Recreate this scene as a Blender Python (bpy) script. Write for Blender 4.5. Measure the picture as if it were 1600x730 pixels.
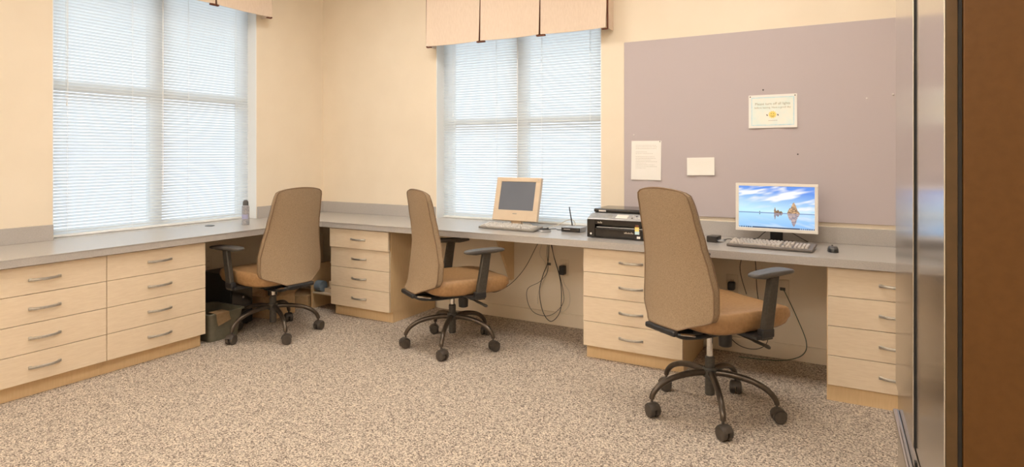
import bpy, bmesh, math, random
from mathutils import Vector, Matrix
random.seed(7)
for o in list(bpy.data.objects): bpy.data.objects.remove(o)
SC = bpy.context.scene
COL = SC.collection

# ------------------------------------------------------------------ camera
cam_d = bpy.data.cameras.new('camera')
cam_d.sensor_width = 36.0
cam_d.lens = 958.44 / 1600 * 36
cam_d.shift_y = -(365 - 241.9) / 1600
cam_d.clip_start = 0.05
cam = bpy.data.objects.new('camera', cam_d)
COL.objects.link(cam)
cam.location = (4.4711, -4.2729, 1.3047)
cam.rotation_euler = (math.radians(90), 0, math.radians(29.178))
SC.camera = cam

# ------------------------------------------------------------------ exposure
SC.view_settings.view_transform = 'Standard'
SC.view_settings.look = 'None'
SC.view_settings.gamma = 1.0
SC.view_settings.use_curve_mapping = False
SC.view_settings.exposure = 0.0
SKY_STRENGTH = 3.3
FILL_STRENGTH = 14.2

# ------------------------------------------------------------------ world (overcast daylight)
W = bpy.data.worlds.new('world'); SC.world = W
W.use_nodes = True
nt = W.node_tree; nt.nodes.clear()
wo = nt.nodes.new('ShaderNodeOutputWorld'); bg = nt.nodes.new('ShaderNodeBackground')
tc = nt.nodes.new('ShaderNodeTexCoord'); sx = nt.nodes.new('ShaderNodeSeparateXYZ')
rp = nt.nodes.new('ShaderNodeValToRGB')
rp.color_ramp.elements[0].position = 0.40; rp.color_ramp.elements[0].color = (0.34, 0.35, 0.35, 1)
rp.color_ramp.elements[1].position = 0.60; rp.color_ramp.elements[1].color = (0.80, 0.91, 1.0, 1)
e = rp.color_ramp.elements.new(0.5); e.color = (0.46, 0.49, 0.58, 1)
mp = nt.nodes.new('ShaderNodeMapRange'); mp.inputs[1].default_value = -1; mp.inputs[2].default_value = 1
nt.links.new(tc.outputs['Generated'], sx.inputs[0]); nt.links.new(sx.outputs['Z'], mp.inputs[0])
nt.links.new(mp.outputs[0], rp.inputs[0]); nt.links.new(rp.outputs[0], bg.inputs[0])
bg.inputs[1].default_value = SKY_STRENGTH
nt.links.new(bg.outputs[0], wo.inputs[0])

# ------------------------------------------------------------------ materials
def mat(name, col, rough=0.5, metal=0.0, **k):
    m = bpy.data.materials.new(name); m.use_nodes = True
    b = m.node_tree.nodes['Principled BSDF']
    b.inputs['Base Color'].default_value = (*col, 1)
    b.inputs['Roughness'].default_value = rough
    b.inputs['Metallic'].default_value = metal
    for kk, v in k.items(): b.inputs[kk.replace('_', ' ')].default_value = v
    return m
def noise_mat(name, c1, c2, scale, rough=0.5, bump=0.0, stretch=(1, 1, 1), detail=3, metal=0.0, lo=0.35, hi=0.65, **k):
    m = mat(name, c1, rough, metal, **k); t = m.node_tree; b = t.nodes['Principled BSDF']
    tx = t.nodes.new('ShaderNodeTexCoord'); mpg = t.nodes.new('ShaderNodeMapping')
    mpg.inputs['Scale'].default_value = stretch
    n = t.nodes.new('ShaderNodeTexNoise'); n.inputs['Scale'].default_value = scale; n.inputs['Detail'].default_value = detail
    r = t.nodes.new('ShaderNodeValToRGB')
    r.color_ramp.elements[0].position = lo; r.color_ramp.elements[0].color = (*c1, 1)
    r.color_ramp.elements[1].position = hi; r.color_ramp.elements[1].color = (*c2, 1)
    t.links.new(tx.outputs['Object'], mpg.inputs[0]); t.links.new(mpg.outputs[0], n.inputs['Vector'])
    t.links.new(n.outputs[0], r.inputs[0]); t.links.new(r.outputs[0], b.inputs['Base Color'])
    if bump:
        bp = t.nodes.new('ShaderNodeBump'); bp.inputs['Strength'].default_value = bump; bp.inputs['Distance'].default_value = 0.004
        t.links.new(n.outputs[0], bp.inputs['Height']); t.links.new(bp.outputs[0], b.inputs['Normal'])
    return m

M = {}
M['wall'] = noise_mat('cream_wall_paint', (0.83, 0.715, 0.56), (0.86, 0.745, 0.59), 3, 0.6)
M['ceiling'] = noise_mat('white_ceiling', (0.84, 0.80, 0.72), (0.87, 0.83, 0.75), 30, 0.9)
M['white'] = noise_mat('white_paint', (0.88, 0.88, 0.86), (0.9, 0.9, 0.88), 4, 0.45)
M['laminate'] = noise_mat('grey_laminate', (0.44, 0.405, 0.375), (0.50, 0.46, 0.425), 260, 0.24, detail=2)
M['wood'] = noise_mat('pale_maple_laminate', (0.76, 0.61, 0.44), (0.82, 0.675, 0.50), 14, 0.38, stretch=(1.2, 1.2, 9), detail=5, lo=0.3, hi=0.7)
M['wood_side'] = noise_mat('maple_carcass', (0.72, 0.51, 0.28), (0.77, 0.555, 0.32), 16, 0.42, stretch=(6, 6, 0.7), detail=4, lo=0.3, hi=0.7)
M['nickel'] = noise_mat('satin_nickel', (0.52, 0.50, 0.47), (0.60, 0.58, 0.55), 90, 0.3, metal=0.9)
M['fabric'] = noise_mat('brown_woven_fabric', (0.28, 0.195, 0.115), (0.42, 0.30, 0.19), 330, 0.85, bump=0.25, detail=2, stretch=(1, 1, 0.6), lo=0.32, hi=0.68)
M['piping'] = noise_mat('brown_piping', (0.21, 0.13, 0.07), (0.25, 0.16, 0.09), 300, 0.5)
M['seat'] = noise_mat('tan_seat_leather', (0.36, 0.20, 0.085), (0.43, 0.25, 0.115), 60, 0.42, bump=0.08, detail=3)
M['black'] = noise_mat('black_plastic', (0.018, 0.017, 0.018), (0.028, 0.026, 0.026), 80, 0.38)
M['pad'] = noise_mat('dark_grey_armpad', (0.085, 0.08, 0.078), (0.11, 0.10, 0.09), 200, 0.42)
M['post'] = noise_mat('charcoal_arm_post', (0.05, 0.043, 0.035), (0.07, 0.06, 0.048), 90, 0.42)
M['bronze'] = noise_mat('dark_bronze_metal', (0.085, 0.066, 0.05), (0.11, 0.085, 0.065), 40, 0.3, metal=0.65)
M['caster'] = noise_mat('caster_rubber', (0.055, 0.042, 0.033), (0.075, 0.06, 0.047), 40, 0.45)
M['chrome'] = noise_mat('chrome', (0.72, 0.70, 0.67), (0.76, 0.74, 0.72), 40, 0.16, metal=1.0)
M['beige'] = noise_mat('aged_beige_plastic', (0.70, 0.55, 0.39), (0.73, 0.58, 0.42), 12, 0.42)
M['screen_off'] = noise_mat('switched_off_lcd', (0.15, 0.165, 0.20), (0.16, 0.175, 0.21), 5, 0.28)
M['key_beige'] = noise_mat('pale_key_plastic', (0.66, 0.62, 0.58), (0.7, 0.66, 0.62), 30, 0.5)
M['kb_base'] = noise_mat('grey_keyboard_tray', (0.28, 0.25, 0.22), (0.32, 0.29, 0.25), 30, 0.5)
M['kb_dark'] = noise_mat('dark_keyboard_tray', (0.15, 0.125, 0.11), (0.18, 0.15, 0.13), 30, 0.5)
M['key_grey'] = noise_mat('warm_grey_key', (0.50, 0.44, 0.38), (0.55, 0.48, 0.42), 30, 0.45)
M['white_plastic'] = noise_mat('white_monitor_plastic', (0.86, 0.80, 0.72), (0.88, 0.82, 0.75), 10, 0.35)
M['silver'] = noise_mat('silver_plastic', (0.42, 0.42, 0.43), (0.48, 0.48, 0.49), 40, 0.32, metal=0.3)
M['glossblack'] = noise_mat('gloss_black_plastic', (0.02, 0.017, 0.016), (0.03, 0.025, 0.022), 12, 0.14)
M['paper'] = noise_mat('white_paper', (0.90, 0.86, 0.80), (0.92, 0.88, 0.83), 8, 0.75)
M['ink'] = noise_mat('faded_ink', (0.55, 0.50, 0.44), (0.60, 0.55, 0.48), 30, 0.8)
M['ink_dark'] = noise_mat('sign_ink', (0.40, 0.38, 0.25), (0.45, 0.42, 0.30), 30, 0.8)
M['sign_tint'] = noise_mat('sign_pale_background', (0.80, 0.89, 0.83), (0.93, 0.90, 0.80), 14, 0.75)
M['sign_border'] = noise_mat('sign_border_ink', (0.55, 0.76, 0.82), (0.68, 0.84, 0.84), 60, 0.75)
M['yellow'] = noise_mat('sun_yellow', (0.92, 0.70, 0.16), (0.95, 0.76, 0.22), 20, 0.7)
M['board'] = noise_mat('mauve_board_fabric', (0.49, 0.425, 0.425), (0.57, 0.495, 0.495), 500, 0.9, bump=0.1)
M['pin'] = noise_mat('dark_pin', (0.07, 0.05, 0.05), (0.09, 0.07, 0.06), 50, 0.4)
M['pin_clear'] = noise_mat('pale_pin', (0.75, 0.7, 0.66), (0.8, 0.75, 0.7), 50, 0.3)
M['valance'] = noise_mat('peach_valance_linen', (0.74, 0.59, 0.46), (0.79, 0.64, 0.51), 160, 0.9, bump=0.1, stretch=(1, 1, 0.15))
M['rust'] = noise_mat('rust_brown_trim', (0.14, 0.045, 0.022), (0.20, 0.065, 0.03), 60, 0.8)
M['outlet'] = noise_mat('ivory_outlet', (0.78, 0.66, 0.50), (0.80, 0.68, 0.52), 20, 0.4)
M['cable'] = noise_mat('black_cable', (0.03, 0.028, 0.025), (0.04, 0.036, 0.03), 60, 0.45)
M['cable_pale'] = noise_mat('pale_cable', (0.62, 0.55, 0.45), (0.66, 0.6, 0.5), 60, 0.45)
M['cable_green'] = noise_mat('dark_green_cable', (0.03, 0.08, 0.055), (0.04, 0.10, 0.07), 60, 0.45)
M['bin'] = noise_mat('grey_green_bin', (0.15, 0.14, 0.10), (0.18, 0.165, 0.12), 30, 0.5)
M['cardboard'] = noise_mat('cardboard', (0.50, 0.33, 0.17), (0.56, 0.38, 0.21), 40, 0.8)
M['can'] = noise_mat('aerosol_can_print', (0.30, 0.30, 0.33), (0.50, 0.48, 0.50), 90, 0.3, metal=0.4)
M['lilac'] = noise_mat('lilac_print', (0.40, 0.40, 0.60), (0.45, 0.45, 0.65), 90, 0.4)
M['bluewrap'] = noise_mat('blue_grey_wrap', (0.22, 0.30, 0.40), (0.28, 0.36, 0.45), 40, 0.5)
M['fridge_side'] = noise_mat('brown_textured_steel', (0.105, 0.043, 0.006), (0.118, 0.049, 0.008), 60, 0.5, bump=0.05, metal=0.3, detail=4)
M['dark'] = noise_mat('dark_gasket', (0.01, 0.009, 0.008), (0.014, 0.012, 0.01), 30, 0.6)
M['door_edge'] = noise_mat('dark_bronze_door_edge', (0.085, 0.048, 0.018), (0.10, 0.056, 0.022), 30, 0.4, metal=0.3)

def carpet_mat():
    m = mat('speckled_carpet', (0.4, 0.3, 0.2), 0.95); t = m.node_tree; b = t.nodes['Principled BSDF']
    tx = t.nodes.new('ShaderNodeTexCoord')
    v = t.nodes.new('ShaderNodeTexVoronoi'); v.inputs['Scale'].default_value = 190; v.feature = 'F1'
    n = t.nodes.new('ShaderNodeTexNoise'); n.inputs['Scale'].default_value = 150; n.inputs['Detail'].default_value = 4; n.inputs['Roughness'].default_value = 0.75
    sp = t.nodes.new('ShaderNodeSeparateColor')
    r = t.nodes.new('ShaderNodeValToRGB'); cr = r.color_ramp; cr.interpolation = 'LINEAR'
    cr.elements[0].position = 0.0; cr.elements[0].color = (0.12, 0.085, 0.07, 1)
    cr.elements[1].position = 1.0; cr.elements[1].color = (0.76, 0.65, 0.52, 1)
    for p, c in ((0.22, (0.26, 0.21, 0.175, 1)), (0.45, (0.43, 0.36, 0.295, 1)), (0.7, (0.57, 0.485, 0.40, 1))):
        e = cr.elements.new(p); e.color = c
    mx = t.nodes.new('ShaderNodeMix'); mx.data_type = 'RGBA'; mx.blend_type = 'OVERLAY'; mx.inputs[0].default_value = 0.75
    r2 = t.nodes.new('ShaderNodeValToRGB'); r2.color_ramp.elements[0].position = 0.35; r2.color_ramp.elements[1].position = 0.65
    r2.color_ramp.elements[0].color = (0.25, 0.25, 0.28, 1); r2.color_ramp.elements[1].color = (0.75, 0.73, 0.68, 1)
    t.links.new(tx.outputs['Object'], v.inputs['Vector']); t.links.new(tx.outputs['Object'], n.inputs['Vector'])
    t.links.new(v.outputs['Color'], sp.inputs[0]); t.links.new(sp.outputs[0], r.inputs[0])
    t.links.new(n.outputs[0], r2.inputs[0])
    t.links.new(r.outputs[0], mx.inputs[6]); t.links.new(r2.outputs[0], mx.inputs[7])
    t.links.new(mx.outputs[2], b.inputs['Base Color'])
    bp = t.nodes.new('ShaderNodeBump'); bp.inputs['Strength'].default_value = 0.5; bp.inputs['Distance'].default_value = 0.004
    t.links.new(n.outputs[0], bp.inputs['Height']); t.links.new(bp.outputs[0], b.inputs['Normal'])
    return m
M['carpet'] = carpet_mat()

def steel_mat():
    m = mat('brushed_stainless', (0.66, 0.64, 0.62), 0.17, 1.0); t = m.node_tree; b = t.nodes['Principled BSDF']
    tx = t.nodes.new('ShaderNodeTexCoord'); mg = t.nodes.new('ShaderNodeMapping'); mg.inputs['Scale'].default_value = (1, 2, 220)
    n = t.nodes.new('ShaderNodeTexNoise'); n.inputs['Scale'].default_value = 3; n.inputs['Detail'].default_value = 4
    mr = t.nodes.new('ShaderNodeMapRange'); mr.inputs[3].default_value = 0.12; mr.inputs[4].default_value = 0.22
    t.links.new(tx.outputs['Object'], mg.inputs[0]); t.links.new(mg.outputs[0], n.inputs['Vector'])
    t.links.new(n.outputs[0], mr.inputs[0]); t.links.new(mr.outputs[0], b.inputs['Roughness'])
    return m
M['steel'] = steel_mat()

def slat_mat():
    m = bpy.data.materials.new('blind_slat_vinyl'); m.use_nodes = True; t = m.node_tree; t.nodes.clear()
    o = t.nodes.new('ShaderNodeOutputMaterial'); d = t.nodes.new('ShaderNodeBsdfDiffuse'); tr = t.nodes.new('ShaderNodeBsdfTranslucent')
    tx = t.nodes.new('ShaderNodeTexCoord'); n = t.nodes.new('ShaderNodeTexNoise'); n.inputs['Scale'].default_value = 2
    r = t.nodes.new('ShaderNodeValToRGB'); r.color_ramp.elements[0].color = (0.83, 0.85, 0.86, 1); r.color_ramp.elements[1].color = (0.86, 0.88, 0.89, 1)
    mx = t.nodes.new('ShaderNodeMixShader'); mx.inputs[0].default_value = 0.52
    t.links.new(tx.outputs['Object'], n.inputs['Vector']); t.links.new(n.outputs[0], r.inputs[0])
    t.links.new(r.outputs[0], d.inputs[0]); t.links.new(r.outputs[0], tr.inputs[0])
    t.links.new(d.outputs[0], mx.inputs[1]); t.links.new(tr.outputs[0], mx.inputs[2]); t.links.new(mx.outputs[0], o.inputs[0])
    return m
M['slat'] = slat_mat()

def pane_mat(name='window_glass', ior=1.3, tint=(0.95, 0.97, 0.97, 1)):
    m = bpy.data.materials.new(name); m.use_nodes = True; t = m.node_tree; t.nodes.clear()
    o = t.nodes.new('ShaderNodeOutputMaterial'); a = t.nodes.new('ShaderNodeBsdfTransparent'); g = t.nodes.new('ShaderNodeBsdfGlossy')
    a.inputs[0].default_value = tint; g.inputs['Roughness'].default_value = 0.03
    mx = t.nodes.new('ShaderNodeMixShader'); fr = t.nodes.new('ShaderNodeFresnel'); fr.inputs[0].default_value = ior
    t.links.new(fr.outputs[0], mx.inputs[0]); t.links.new(a.outputs[0], mx.inputs[1]); t.links.new(g.outputs[0], mx.inputs[2]); t.links.new(mx.outputs[0], o.inputs[0])
    return m
M['glass'] = pane_mat()
M['sleeve'] = pane_mat('clear_plastic_sleeve', 1.12, (0.99, 0.99, 0.98, 1))

def emit_mat(name, col, s):
    m = mat(name, col, 0.5); b = m.node_tree.nodes['Principled BSDF']
    b.inputs['Emission Color'].default_value = (*col, 1); b.inputs['Emission Strength'].default_value = s
    return m
M['fill_diffuser'] = emit_mat('fill_panel_glow', (1.0, 0.955, 0.885), FILL_STRENGTH)  # glow of the added ceiling fill panels
def screen_mat():
    m = mat('lit_screen_picture', (0.02, 0.02, 0.02), 0.25); t = m.node_tree; b = t.nodes['Principled BSDF']
    a = t.nodes.new('ShaderNodeVertexColor'); a.layer_name = 'picture'
    t.links.new(a.outputs[0], b.inputs['Emission Color']); b.inputs['Emission Strength'].default_value = 1.0
    return m
M['screen'] = screen_mat()

# ------------------------------------------------------------------ helpers
def box(bm, x0, x1, y0, y1, z0, z1, bev=0.0, seg=2, mtx=None):
    vs = [bm.verts.new((x, y, z)) for x in (x0, x1) for y in (y0, y1) for z in (z0, z1)]
    fs = [(0, 1, 3, 2), (4, 6, 7, 5), (0, 4, 5, 1), (2, 3, 7, 6), (0, 2, 6, 4), (1, 5, 7, 3)]
    faces = [bm.faces.new([vs[i] for i in f]) for f in fs]
    allv = list(vs)
    if bev > 0:
        es = list({e for f in faces for e in f.edges})
        r = bmesh.ops.bevel(bm, geom=es, offset=bev, segments=seg, affect='EDGES', profile=0.5)
        allv = list({v for f in r['faces'] for v in f.verts} | {v for v in vs if v.is_valid})
    if mtx is not None:
        for v in allv: v.co = mtx @ v.co
    return allv
def B(*a, **k):
    bm = bmesh.new(); box(bm, *a, **k); return bm
def spline(pts, n=6):
    P = [Vector(p) for p in pts]; out = []
    for i in range(len(P) - 1):
        p0 = P[max(i - 1, 0)]; p1 = P[i]; p2 = P[i + 1]; p3 = P[min(i + 2, len(P) - 1)]
        for k in range(n):
            t = k / n
            out.append(0.5 * ((2 * p1) + (p2 - p0) * t + (2 * p0 - 5 * p1 + 4 * p2 - p3) * t * t + (3 * p1 - p0 - 3 * p2 + p3) * t ** 3))
    out.append(P[-1]); return out
def tube(bm, pts, r, n=8, closed=False, flat=1.0):
    P = [Vector(p) for p in pts]; N = len(P)
    rs = r if isinstance(r, (list, tuple)) else [r] * N
    rings = []; up = None
    for i in range(N):
        if closed: d = P[(i + 1) % N] - P[i - 1]
        else: d = P[min(i + 1, N - 1)] - P[max(i - 1, 0)]
        d.normalize()
        if up is None:
            up = Vector((0, 0, 1)) if abs(d.z) < 0.9 else Vector((1, 0, 0))
        up = up - d * up.dot(d)
        if up.length < 1e-5: up = Vector((1, 0, 0)) - d * d.x
        up.normalize(); s = d.cross(up)
        rings.append([bm.verts.new(P[i] + (up * math.sin(a) * flat + s * math.cos(a)) * rs[i]) for a in [2 * math.pi * k / n for k in range(n)]])
    for i in range(N if closed else N - 1):
        a = rings[i]; b = rings[(i + 1) % N]
        for k in range(n): bm.faces.new((a[k], a[(k + 1) % n], b[(k + 1) % n], b[k]))
    if not closed:
        bm.faces.new(rings[0]); bm.faces.new(rings[-1][::-1])
def cyl(bm, p0, p1, r0, r1=None, n=20):
    tube(bm, [p0, p1], [r0, r0 if r1 is None else r1], n)
def lathe(bm, prof, c=(0, 0, 0), n=24, mtx=None):
    rings = []
    for (r, z) in prof:
        rings.append([bm.verts.new(Vector((c[0] + r * math.cos(2 * math.pi * k / n), c[1] + r * math.sin(2 * math.pi * k / n), c[2] + z))) for k in range(n)])
    for a, b in zip(rings, rings[1:]):
        for k in range(n): bm.faces.new((a[k], a[(k + 1) % n], b[(k + 1) % n], b[k]))
    bm.faces.new(rings[0][::-1]); bm.faces.new(rings[-1])
    if mtx is not None:
        for rr in rings:
            for v in rr: v.co = mtx @ v.co
def loft(bm, rings, cap=True):
    R = [[bm.verts.new(p) for p in r] for r in rings]; n = len(R[0])
    for a, b in zip(R, R[1:]):
        for k in range(n): bm.faces.new((a[k], a[(k + 1) % n], b[(k + 1) % n], b[k]))
    if cap: bm.faces.new(R[0][::-1]); bm.faces.new(R[-1])
def obj(name, bm, m, parent=None, angle=0.6, smooth=True):
    bmesh.ops.recalc_face_normals(bm, faces=bm.faces)
    me = bpy.data.meshes.new(name); bm.to_mesh(me); bm.free()
    if smooth:
        me.shade_smooth(); me.set_sharp_from_angle(angle=angle)
    me.materials.append(M[m] if isinstance(m, str) else m)
    o = bpy.data.objects.new(name, me); COL.objects.link(o)
    if smooth and len(me.polygons) < 4000:
        md = o.modifiers.new('weighted_normals', 'WEIGHTED_NORMAL'); md.keep_sharp = True
    if parent is not None: o.parent = parent
    return o
def tag(o, label, cat, group=None, kind=None):
    if label: o['label'] = label
    if cat: o['category'] = cat
    if group: o['group'] = group
    if kind: o['kind'] = kind
    return o
def thing(name, label, cat, loc=(0, 0, 0), rotz=0, group=None):
    o = bpy.data.objects.new(name, None); COL.objects.link(o)
    o.location = loc; o.rotation_euler = (0, 0, math.radians(rotz)); o.empty_display_size = 0.1
    return tag(o, label, cat, group)
def struct(name, bm, m, parent=None, smooth=False):
    o = obj(name, bm, m, parent, smooth=smooth)
    if parent is None: o['kind'] = 'structure'
    return o
def text_obj(name, s, size, m, parent, mtx, label=None):
    c = bpy.data.curves.new(name, 'FONT'); c.body = s; c.size = size; c.align_x = 'CENTER'; c.align_y = 'CENTER'; c.resolution_u = 3
    t = bpy.data.objects.new(name + '_tmp', c); COL.objects.link(t)
    dg = bpy.context.evaluated_depsgraph_get(); me = bpy.data.meshes.new_from_object(t.evaluated_get(dg))
    bpy.data.objects.remove(t); bpy.data.curves.remove(c)
    me.transform(mtx); me.name = name; me.materials.clear(); me.materials.append(M[m])
    o = bpy.data.objects.new(name, me); COL.objects.link(o); o.parent = parent
    return o

# ================================================================== ROOM SHELL
RX, RY, RZ, TH = 5.6, -6.2, 3.1, 0.25
W1 = (-2.284, -0.752, 0.76, 2.78)      # window in the left wall: y0, y1, z0, z1
W2 = (1.341, 2.840, 0.76, 2.42)        # window in the back wall: x0, x1, z0, z1
struct('floor', B(-TH, RX + TH, RY - TH, TH, -0.1, 0), 'carpet')
struct('ceiling', B(-TH, RX + TH, RY - TH, TH, RZ, RZ + 0.1), 'ceiling')
bm = bmesh.new()
box(bm, -TH, 0, RY, W1[0], 0, RZ); box(bm, -TH, 0, W1[1], 0, 0, RZ)
box(bm, -TH, 0, W1[0], W1[1], 0, W1[2] - 0.02); box(bm, -TH, 0, W1[0], W1[1], W1[3], RZ)
struct('wall_left', bm, 'wall')
bm = bmesh.new()
box(bm, -TH, W2[0], 0, TH, 0, RZ); box(bm, W2[1], RX + TH, 0, TH, 0, RZ)
box(bm, W2[0], W2[1], 0, TH, 0, W2[2] - 0.02); box(bm, W2[0], W2[1], 0, TH, W2[3], RZ)
struct('wall_back', bm, 'wall')
struct('wall_right', B(RX, RX + TH, RY, 0, 0, RZ), 'wall')
struct('wall_front', B(-TH, RX + TH, RY - TH, RY, 0, RZ), 'wall')
def base(name, segs):
    bm = bmesh.new()
    for s in segs: box(bm, *s, bev=0.003, seg=1)
    struct(name, bm, 'wall')
base('baseboard_back', [(0.016, 0.7265, -0.015, 0, 0, 0.10), (1.362, 2.945, -0.015, 0, 0, 0.10), (3.60, 4.33, -0.015, 0, 0, 0.10)])
base('baseboard_left', [(0, 0.015, -1.64, 0, 0, 0.10)])

def window(name, horizontal_len, z0, z1, place):
    # local frame: u along the wall (0..L), v depth into the wall (outwards), built then mapped by place()
    L = horizontal_len
    def put(bm):
        for v in bm.verts: v.co = place(v.co)
        return bm
    root = thing(name, None, None); root['kind'] = 'structure'
    # jamb liner and sill
    bm = bmesh.new(); box(bm, 0, 0.006, 0.002, 0.24, z0, z1); box(bm, L - 0.006, L, 0.002, 0.24, z0, z1); box(bm, 0.006, L - 0.006, 0.002, 0.24, z1 - 0.006, z1)
    obj('jamb', put(bm), 'white', root, smooth=False)
    bm = bmesh.new(); box(bm, 0, L, 0, 0.24, z0 - 0.02, z0)
    obj('sill', put(bm), 'laminate', root, smooth=False)
    bm = bmesh.new(); w = 0.045; a, b = 0.175, 0.225
    box(bm, 0.006, 0.006 + w, a, b, z0, z1 - 0.006); box(bm, L - 0.006 - w, L - 0.006, a, b, z0, z1 - 0.006)
    box(bm, 0.006 + w, L - 0.006 - w, a, b, z0, z0 + w); box(bm, 0.006 + w, L - 0.006 - w, a, b, z1 - 0.006 - w, z1 - 0.006)
    obj('window_frame', put(bm), 'white', root, smooth=False)
    zm = (z0 + z1) / 2
    bm = bmesh.new(); box(bm, L / 2 - 0.045, L / 2 + 0.045, a - 0.005, b, z0 + w, z1 - w)
    obj('mullion', put(bm), 'white', root, smooth=False)
    for s in (0, 1):
        u0 = 0.006 + w if s == 0 else L / 2 + 0.045; u1 = L / 2 - 0.045 if s == 0 else L - 0.006 - w
        bm = bmesh.new(); box(bm, u0, u1, a, b, zm - 0.03, zm + 0.03)
        obj('meeting_rail', put(bm), 'white', root, smooth=False)
        for zz0, zz1 in ((z0 + w, zm - 0.03), (zm + 0.03, z1 - w)):
            bm = bmesh.new(); box(bm, u0, u1, 0.198, 0.202, zz0, zz1)
            obj('pane', put(bm), 'glass', root, smooth=False)
    return root
p1 = lambda c: Vector((-c.y, W1[0] + c.x, c.z))
p2 = lambda c: Vector((W2[0] + c.x, c.y, c.z))
window('window_1', W1[1] - W1[0], W1[2], W1[3], p1)
window('window_2', W2[1] - W2[0], W2[2], W2[3], p2)

def blind(L, z0, z1, place, label, depth=0.105):
    def put(bm):
        for v in bm.verts: v.co = place(v.co)
        return bm
    root = thing('window_blind', label, 'blinds', place(Vector((L / 2, depth, z0))))
    inv = Matrix.Translation(-root.location)
    def part(name, bm, m):
        put(bm); bm.transform(inv); return obj(name, bm, m, root, angle=1.2)
    a, b = 0.009, L - 0.009
    bm = bmesh.new(); box(bm, a, b, depth - 0.018, depth + 0.018, z1 - 0.045, z1 - 0.008, bev=0.003); part('headrail', bm, 'white')
    bm = bmesh.new(); box(bm, a, b, depth - 0.012, depth + 0.012, z0 + 0.001, z0 + 0.016, bev=0.003); part('bottom_rail', bm, 'white')
    bm = bmesh.new(); pitch = 0.0215; hw = 0.0127; tilt = math.radians(-42)
    z = z0 + 0.028
    while z < z1 - 0.055:
        rows = []
        for k in range(4):
            s = -1 + 2 * k / 3; cam_ = 0.0016 * (1 - s * s)
            # inner edge (towards the room) high, outer edge low
            v_ = depth + s * hw * math.cos(tilt) - cam_ * math.sin(tilt); zz = z + s * hw * math.sin(tilt) + cam_ * math.cos(tilt)
            rows.append((bm.verts.new((a, v_, zz)), bm.verts.new((b, v_, zz))))
        for (p, q), (r_, s_) in zip(rows, rows[1:]): bm.faces.new((p, q, s_, r_))
        z += pitch
    part('slats', bm, 'slat')
    for f in (0.085, 0.36, 0.64, 0.915):
        bm = bmesh.new()
        for dd in (-0.0085, 0.0085): box(bm, L * f - 0.0012, L * f + 0.0012, depth + dd - 0.0005, depth + dd + 0.0005, z0 + 0.014, z1 - 0.04)
        part('ladder_cord', bm, 'white')
    bm = bmesh.new(); cyl(bm, (L * 0.5 + 0.0, depth - 0.024, z1 - 0.04), (L * 0.5, depth - 0.024, z0 + 0.25), 0.003, n=8); part('tilt_wand', bm, 'white')
    bm = bmesh.new()
    cyl(bm, (L * 0.075, depth - 0.022, z1 - 0.04), (L * 0.075, depth - 0.022, z0 + 0.9), 0.0013, n=6)
    cyl(bm, (L * 0.083, depth - 0.022, z1 - 0.04), (L * 0.083, depth - 0.022, z0 + 0.9), 0.0013, n=6)
    lathe(bm, [(0.002, 0.03), (0.006, 0.0)], (L * 0.079, depth - 0.022, z0 + 0.87), 10)
    part('pull_cord', bm, 'white')
blind(W1[1] - W1[0], W1[2], W1[3], p1, 'tall white horizontal mini blind closed in the left wall window, above the left counter')
blind(W2[1] - W2[0], W2[2], W2[3], p2, 'shorter white horizontal mini blind closed in the back wall window, behind the old beige monitor')

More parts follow.
